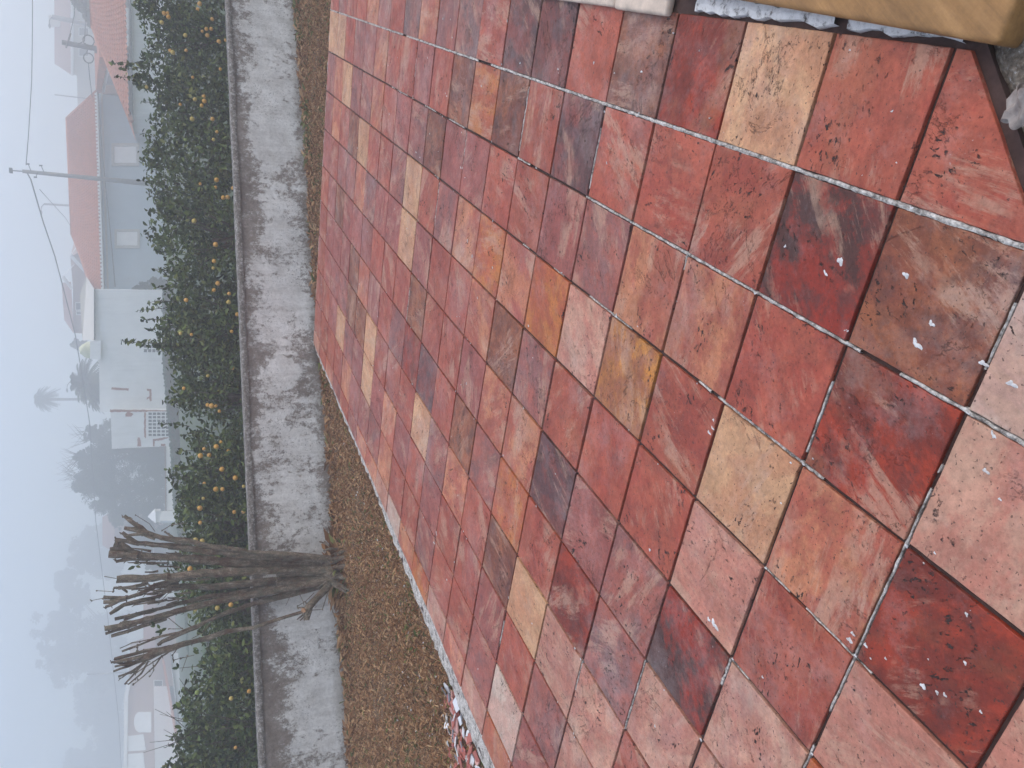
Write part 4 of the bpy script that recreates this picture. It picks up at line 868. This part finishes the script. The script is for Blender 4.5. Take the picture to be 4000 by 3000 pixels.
# --- far house upper right
PU = PXP(500, 0, 56, 500, 300, 58)
uh = thing('large_house', root_of(PU, 600, 150), 'large faded house with a broad grey-pink roof behind the poles at upper right', 'house')
block('wall', PU, [(285, -300), (285, 290), (800, 460), (800, -300)], 8, MCREAM, uh)
PUb = back_of(PU, 5)
mb = MB(); mb.add([PU.P(280, -300, .4*K), PU.P(278, 292, .4*K), PUb.P(213, 249), PUb.P(210, -300)], [(0, 1, 2, 3)]); mb.add([PU.P(278, 292, .4*K), PU.P(278, 292, .4*K)-PU.n*10*K, PUb.P(213, 249)], [(0, 1, 2)]); mb.build('roof', MROOFF, uh)
block('cornice', PU, [(276, -300), (276, 296), (286, 296), (286, -300)], .5, MWH, uh, .5)
block('chimney', PU, [(190, 60), (190, 108), (235, 104), (262, 60)], 1., MCREAM, uh, -3.)
block('terrace_block', PU, [(300, 290), (305, 470), (700, 470), (700, 290)], 4, MCREAM, uh, -.5)
for y0 in (20, 110, 190): window(PU, 310, 345, y0, y0+28, uh, MWH, MDARKG, 3)
# --- far house with arch, left
PA = PXP(600, 2480, 52, 600, 3050, 49)
ah = thing('arched_house', root_of(PA, 700, 2750), 'foggy pink brick house with a big white arched opening at the left', 'house')
block('wall', PA, [(510, 2510), (500, 2700), (487, 2840), (487, 3300), (800, 3300), (800, 2480), (600, 2480)], 7, MPINK, ah)
block('parapet', PA, [(500, 2660), (484, 2720), (480, 3300), (494, 3300), (500, 2720), (512, 2660)], .3, MWH, ah, .1)
arch = [(591, 2781), (591, 2861)]+[(545-22*math.sin(t), 2821+40*math.cos(t)) for t in np.linspace(0, math.pi, 12)]
plate('arched_panel', PA, arch, MWH, ah, .05, .05)
plate('wall_panel', PA, [(500, 2875), (560, 2868), (570, 2930), (500, 2935)], MWH, ah, .05, .05); plate('wall_panel', PA, [(500, 2945), (560, 2940), (575, 3100), (500, 3100)], MWH, ah, .05, .05)
window(PA, 603, 633, 2659, 2705, ah, MWH, MDARKG, 3); window(PA, 629, 672, 2912, 2956, ah, MWH, MSHUT, 4)
block('lean_to', PA, [(600, 2680), (610, 3300), (800, 3300), (800, 2680)], 1.5, MWH, ah, 1.6)
mb = MB(); mb.add([PA.P(640, 2570, 3.2*K), PA.P(706, 2935, 3.2*K), PA.P(740, 3150, 3.2*K), PA.P(728, 3150, 1.*K), PA.P(690, 2935, 1.*K), PA.P(632, 2575, 1.*K)], [(0, 1, 4, 5), (1, 2, 3, 4)]); mb.build('lean_to_roof', MROOF, ah)
PS = PXP(700, 2550, 40, 700, 3050, 37)
sw = thing('shed', root_of(PS, 720, 2700), 'long low white shed wall below the arched house', 'shed'); block('wall', PS, [(668, 2552), (714, 2935), (740, 3200), (900, 3200), (900, 2552)], 2.5, MWH, sw); block('fascia', PS, [(664, 2550), (710, 2935), (736, 3200), (740, 3200), (714, 2935), (669, 2550)], .3, MCONC, sw, .12)
# little red roofs behind the stems
for (pix, lab, Y_) in (([(400, 2000), (420, 2150), (500, 2150), (470, 2010)], 'faint red roof between the dense trees and the pruned tree', 60), ([(560, 2330), (600, 2560), (700, 2560), (700, 2330)], 'faded pink cottage behind the left pruned stems', 45), ([(560, 2300), (600, 2330), (720, 2330), (720, 2290)], 'narrow pale gable end behind the middle pruned stems', 44)):
    P_ = PXP(600, 2000, Y_, 600, 2600, Y_-1); t_ = thing('cottage', root_of(P_, 700, sum(p[1] for p in pix)/4), lab, 'house')
    x0, x1 = min(p[0] for p in pix), max(p[0] for p in pix); ya, yb = min(p[1] for p in pix), max(p[1] for p in pix)
    block('wall', P_, [(x0+45, ya), (x0+45, yb), (800, yb), (800, ya)], 6, MPINK if Y_ != 44 else MWH, t_)
    Pb_ = back_of(P_, 3); mb = MB(); mb.add([P_.P(x0+50, ya-10, .3), P_.P(x0+50, yb+10, .3), Pb_.P(x0, yb-20), Pb_.P(x0, ya+20)], [(0, 1, 2, 3)]); mb.build('roof', MROOFF, t_)

# ================================================================ FAR TREES
MFT = mat_leaf('far_leaf', [(0., (.02, .035, .018)), (.5, (.04, .06, .03)), (1., (.07, .095, .045))], .7)
def fartree(lab, lobes, Y, size, per, trunk_y, name='tree', bare=()):
    Y = Y*K; size *= K*.62; c0 = at(650, trunk_y, Y); c0.z = ground_z(c0.x, Y); t_ = thing(name, tuple(c0), lab, 'tree'); C = []
    for (x, y, r) in lobes:
        c = at(x, y, Y+random.uniform(-1, 1)*r*px(Y)*.6); rr_ = r*px(Y)
        for k in range(70):
            d = Vector((random.gauss(0, 1), random.gauss(0, 1), random.gauss(0, 1))).normalized(); cc_ = c+d*rr_*random.uniform(.15, .88); r2_ = rr_*random.uniform(.12, .30); C.append(ell(cc_, (r2_, r2_, r2_*.8), int(per*1.7)//70, .2))
    C = np.concatenate(C); leafmesh('crown', leaves(C, size, .6), MFT, t_, c0)
    mb = MB(); x_, y_, _ = lobes[0]; tp = at(x_, y_, Y); mb.tube([c0-Vector((0, 0, .3)), c0.lerp(tp, .5), tp], [.5, .3, .12], 8)
    for (x, y, r) in lobes[1:]: e_ = at(x, y, Y); mb.tube([c0.lerp(tp, .45), c0.lerp(tp, .5).lerp(e_, .6)+Vector((0, 0, .3)), e_], [.2, .13, .05], 6)
    for (x0, y0, x1, y1) in bare: mb.tube([at(x0, y0, Y), at((x0+x1)/2, (y0+y1)/2, Y), at(x1, y1, Y)], [.03, .018, .006], 4)
    mb.build('trunk', MBARK2, t_, smooth=True)
random.seed(11)
bare = []
for (x0, y0, sp_, n_) in [(330, 1700, 55, 16), (300, 1800, 60, 22), (320, 1880, 60, 22), (290, 1840, 50, 14)]:
    for k in range(n_): a_ = random.uniform(-1, 1); bare.append((x0+random.uniform(-10, 20), y0+random.uniform(-30, 30), x0-random.uniform(40, 80), y0+a_*sp_))
fartree('big dense evergreen tree, the right one, rising behind the low white boundary wall', [(500, 1740, 100), (420, 1760, 80), (370, 1700, 45), (560, 1780, 90), (620, 1820, 70), (460, 1680, 55), (390, 1830, 75), (330, 1790, 45)], 52, .13, 5600, 1760, 'evergreen_tree', bare[:30])
fartree('big dense evergreen tree behind the gate pillar with thin bare top twigs', [(500, 1900, 110), (390, 1890, 90), (590, 1910, 90), (420, 1960, 70), (510, 1990, 60), (600, 1990, 50), (330, 1880, 50), (470, 2020, 45)], 53, .13, 5600, 1930, 'evergreen_tree', bare[30:])
fartree('lower evergreen tree between the gate pillar and the pruned tree', [(560, 2060, 65), (640, 2090, 60), (620, 2200, 55), (660, 2280, 45), (560, 2140, 50)], 56, .18, 3800, 2120, 'evergreen_tree')
fartree('tall ghostly tree fading in the fog behind the pruned tree', [(330, 2560, 130), (220, 2450, 80), (240, 2560, 80), (420, 2480, 110), (300, 2330, 60), (260, 2270, 45), (420, 2620, 90)], 112, .5, 5000, 2500, 'tall_tree')
fartree('ghostly rounded tree faintly seen to the right of the tallest foggy tree', [(360, 2120, 70), (330, 2180, 55), (420, 2200, 70), (440, 2080, 60)], 112, .5, 4000, 2150, 'tall_tree')
fartree('very faint tree behind the roof of the arched house', [(380, 2760, 90), (440, 2880, 90), (330, 2700, 50), (450, 2700, 70)], 125, .6, 3600, 2800, 'tall_tree')
fartree('very faint tree at the left edge of the picture', [(300, 2980, 60), (400, 2990, 90), (450, 2930, 60)], 128, .6, 3400, 2980, 'tall_tree')
fartree('grey-green tree beside the roof at the right edge', [(330, 10, 40), (350, 50, 32), (300, -20, 40), (360, 85, 22)], 38, .18, 1500, 20, 'evergreen_tree')
fartree('small round conifer in front of the left end of the blue house', [(600, 1120, 30), (560, 1125, 26), (530, 1130, 18), (630, 1110, 30), (600, 1098, 16)], 31.8, .09, 2600, 1115, 'conifer', [(520, 1120, 470, 1095), (515, 1122, 500, 1085), (510, 1120, 480, 1100)])
fartree('low round treetop peeping over the white building beside the chimney', [(300, 1345, 22), (325, 1350, 22)], 60, .22, 900, 1350)
# palms
def palm(lab, cx, cy, base_x, r, Y, nfr, tr=.2, droop=.9):
    Y = Y*K; tr *= K; c0 = at(base_x, cy, Y); c0.z = ground_z(c0.x, Y); t_ = thing('palm_tree', tuple(c0), lab, 'palm tree'); top = at(cx, cy, Y); R_ = r*px(Y)
    mb = MB(); n_ = 10; mb.tube([c0.lerp(top, k/n_) for k in range(n_+1)], [tr*1.25]+[tr*random.uniform(.92, 1.08) for _ in range(n_)], 10, jit=.1); mb.build('trunk', MBARK2, t_, smooth=True)
    fr = MB()
    for k in range(nfr):
        a_ = 2*math.pi*k/nfr+random.uniform(-.2, .2); el = random.uniform(-.75, 1.35); d = Vector((math.cos(a_)*math.cos(el), math.sin(a_)*math.cos(el), math.sin(el))); pts = []
        for s_ in range(9):
            t = s_/8; pts.append(top+d*R_*1.15*t+Vector((0, 0, -droop*R_*t*t*.6)))
        fr.tube(pts, [.03*R_*(1-s_/9)+.008 for s_ in range(9)], 4)
        side = d.cross(Vector((0, 0, 1))); side = side.normalized() if side.length > .05 else Vector((1, 0, 0))
        for s_ in range(1, 9):
            for sub in (0., .5):
                t = (s_-sub)/8; i0 = min(int(t*8), 7); p = pts[i0].lerp(pts[i0+1], t*8-i0); ll = R_*.34*(1-.55*t); dd = (pts[i0+1]-pts[i0]).normalized()
                for sg in (-1, 1):
                    tipp = p+side*sg*ll+dd*ll*.45+Vector((0, 0, -ll*.35)); w_ = dd*R_*.03
                    fr.add([p-w_, p+w_, tipp, tipp-w_*.3], [(0, 1, 2, 3)])
    fr.build('fronds', MFT, t_)
palm('tall thin palm with a small round head high above the white building', 158, 1560, 600, 40, 70, 70, .11, 1.1)
palm('stocky palm with arching fronds behind the white building', 345, 1495, 600, 84, 46, 64, .22, .8)
palm('low palm just left of the stocky one behind the white building', 372, 1545, 600, 55, 48, 44, .2, .8)

# ================================================================ POLES, WIRES
def pole(lab, pix, Y, r0, r1, extra=None, name='utility_pole', mat=None):
    Y = Y*K; r0 *= K; r1 *= K; (x0, y0), (x1, y1) = pix; tp = at(x0, y0, Y); bt = at(x1, y1, Y); d = (tp-bt).normalized(); k = (bt.z-ground_z(bt.x, Y))/d.z; bs = bt-d*k
    t_ = thing(name, tuple(bs), lab, 'pole' if name != 'street_lamp' else 'street lamp'); mb = MB(); mb.tube([bs, tp], [r1, r0], 10); mb.build('shaft', mat or MCONC, t_, smooth=True)
    if extra: extra(t_, tp, Y)
    return t_, tp
def ex1(t_, tp, Y):
    mb = MB(); mb.tube([tp, tp+Vector((0, 0, .5))], .03, 6); mb.build('bracket', MMETAL, t_)
    mb = MB(); c = tp+Vector((0, 0, .55)); mb.box(c+Vector((-.13, -.13, -.05)), Vector((.26, 0, 0)), Vector((0, .26, 0)), Vector((0, 0, .16))); mb.build('lamp_head', MMETAL, t_)
    mb = MB()
    for dz, sx_ in ((-.45, .4), (-.8, -.35), (-1.1, .36)): mb.tube([tp+Vector((0, -.14, dz)), tp+Vector((sx_, -.18, dz+.12))], .022, 5); mb.tube([tp+Vector((sx_, -.18, dz+.06)), tp+Vector((sx_, -.18, dz+.22))], .045, 6)
    mb.build('insulators', MMETAL, t_)
t1, tp1 = pole('tall concrete utility pole with insulators in front of the blue house', ((88, 669), (570, 716)), 29, .055, .09, ex1)
def ex2(t_, tp, Y):
    for (cx, cy, r_) in ((346, 159, 19), (346, 227, 17)):
        c = at(cx, cy, Y-.4); mb = MB(); rr_ = r_*px(Y); mb.tube([c+Vector((math.cos(a_)*rr_, 0, math.sin(a_)*rr_*.9)) for a_ in np.linspace(0, 2*math.pi, 25)], .04, 5); mb.build('cable_coil', MWIRE, t_, smooth=True)
    mb = MB(); mb.tube([at(258, 187, Y-.25), at(276, 130, Y-.25)], .055, 6); mb.tube([at(370, 200, Y-.25), at(400, 205, Y-.25)], .13, 6); mb.tube([at(332, 168, Y-.25), at(346, 190, Y-.25)], .035, 5); mb.tube([at(335, 210, Y-.25), at(345, 190, Y-.25)], .035, 5); mb.build('crossarm', MMETAL, t_)
t2, tp2 = pole('dark utility pole with two coils of cable behind the salmon roof', ((242, 165), (402, 195)), 32, .085, .11, ex2, mat=MMETAL)
def exl(t_, tp, Y, s=1):
    s *= .9
    mb = MB(); mb.tube([tp, tp+Vector((.35*s, 0, .25)), tp+Vector((.9*s, 0, .32))], [.05, .04, .03], 6); mb.build('arm', MMETAL, t_); mb = MB(); mb.tube([tp+Vector((.8*s, 0, .3)), tp+Vector((1.05*s, 0, .31)), tp+Vector((1.35*s, 0, .28))], [.06, .12, .05], 8); mb.build('lamp_head', MMETAL, t_, smooth=True)
pole('faint pole with a drooping lamp over the far upper right house', ((205, 66), (306, 86)), 50, .13, .15, lambda a, b_, c: exl(a, b_, c, -1), 'street_lamp')
pole('faint street lamp above the middle of the blue roof', ((172, 797), (277, 803)), 55, .06, .08, lambda a, b_, c: exl(a, b_, c, -1), 'street_lamp')
pole('faint thin lamp beside the stocky palm', ((272, 1493), (340, 1497)), 58, .05, .07, lambda a, b_, c: exl(a, b_, c, -1), 'street_lamp')
pole('thin antenna mast on the roofs right of the blue roof', ((213, 370), (300, 380)), 52, .03, .04, None, 'antenna_mast')
pole('thin mast left of the pruned tree in the fog', ((340, 2634), (600, 2620)), 62, .04, .05, None, 'antenna_mast')
def wire(pts, r, lab):
    r *= K; P_ = [at(x, y, Y*K) for x, y, Y in pts]; Q = []
    for i in range(len(P_)-1):
        for s_ in range(6): Q.append(P_[i].lerp(P_[i+1], s_/6))
    Q.append(P_[-1]); c0 = Q[0]; mb = MB(); mb.tube(Q, r, 5); o = mb.build('overhead_wire', MWIRE, None, origin=tuple(c0)); tag(o, lab, 'wire')
wire([(102, 645, 29), (112, 520, 28.6), (124, 313, 28.5), (127, 100, 29), (127, -200, 30)], .013, 'overhead cable running right from the tall pole across the sky')
wire([(102, 668, 29), (120, 700, 29.5), (169, 868, 31), (214, 1000, 33), (238, 1090, 34), (295, 1313, 38), (328, 1512, 41), (350, 1651, 44), (374, 2036, 52), (422, 2422, 58), (464, 2814, 62), (479, 3100, 64)], .020, 'long overhead cable sagging left from the tall pole past the palms')
wire([(155, 740, 29.4), (200, 790, 34), (255, 850, 40), (285, 900, 44)], .010, 'thin service cable dropping behind the blue roof')
wire([(272, 140, 31.8), (290, 60, 33), (300, -200, 33)], .016, 'upper cable from the coil pole to the right edge')
wire([(300, 175, 31.8), (330, 160, 31.8), (336, 60, 33), (336, -200, 33)], .016, 'lower cable from the coil pole to the right edge')
wire([(345, 245, 31.8), (350, 300, 32), (360, 380, 33)], .014, 'cable from the coil pole down to the blue roof')
wire([(380, 330, 33.2), (400, 600, 32.6), (430, 900, 31.8), (450, 1120, 31.2)], .018, 'slack cable strung along the front of the blue house')

# ================================================================ HAZE
b = MB(); b.box(Vector((-200, -60, -1.6)), Vector((400, 0, 0)), Vector((0, 360, 0)), Vector((0, 0, 54)))
hz = b.build('haze', None); tag(hz, kind='stuff')
hm = bpy.data.materials.new('fog'); hm.use_nodes = True; t = hm.node_tree; t.nodes.clear()
mo_ = t.nodes.new('ShaderNodeOutputMaterial'); pv = t.nodes.new('ShaderNodeVolumePrincipled'); pv.inputs['Color'].default_value = (.985, .99, .998, 1); pv.inputs['Density'].default_value = .0115; pv.inputs['Anisotropy'].default_value = .45
t.links.new(pv.outputs[0], mo_.inputs['Volume']); hz.data.materials.clear(); hz.data.materials.append(hm)
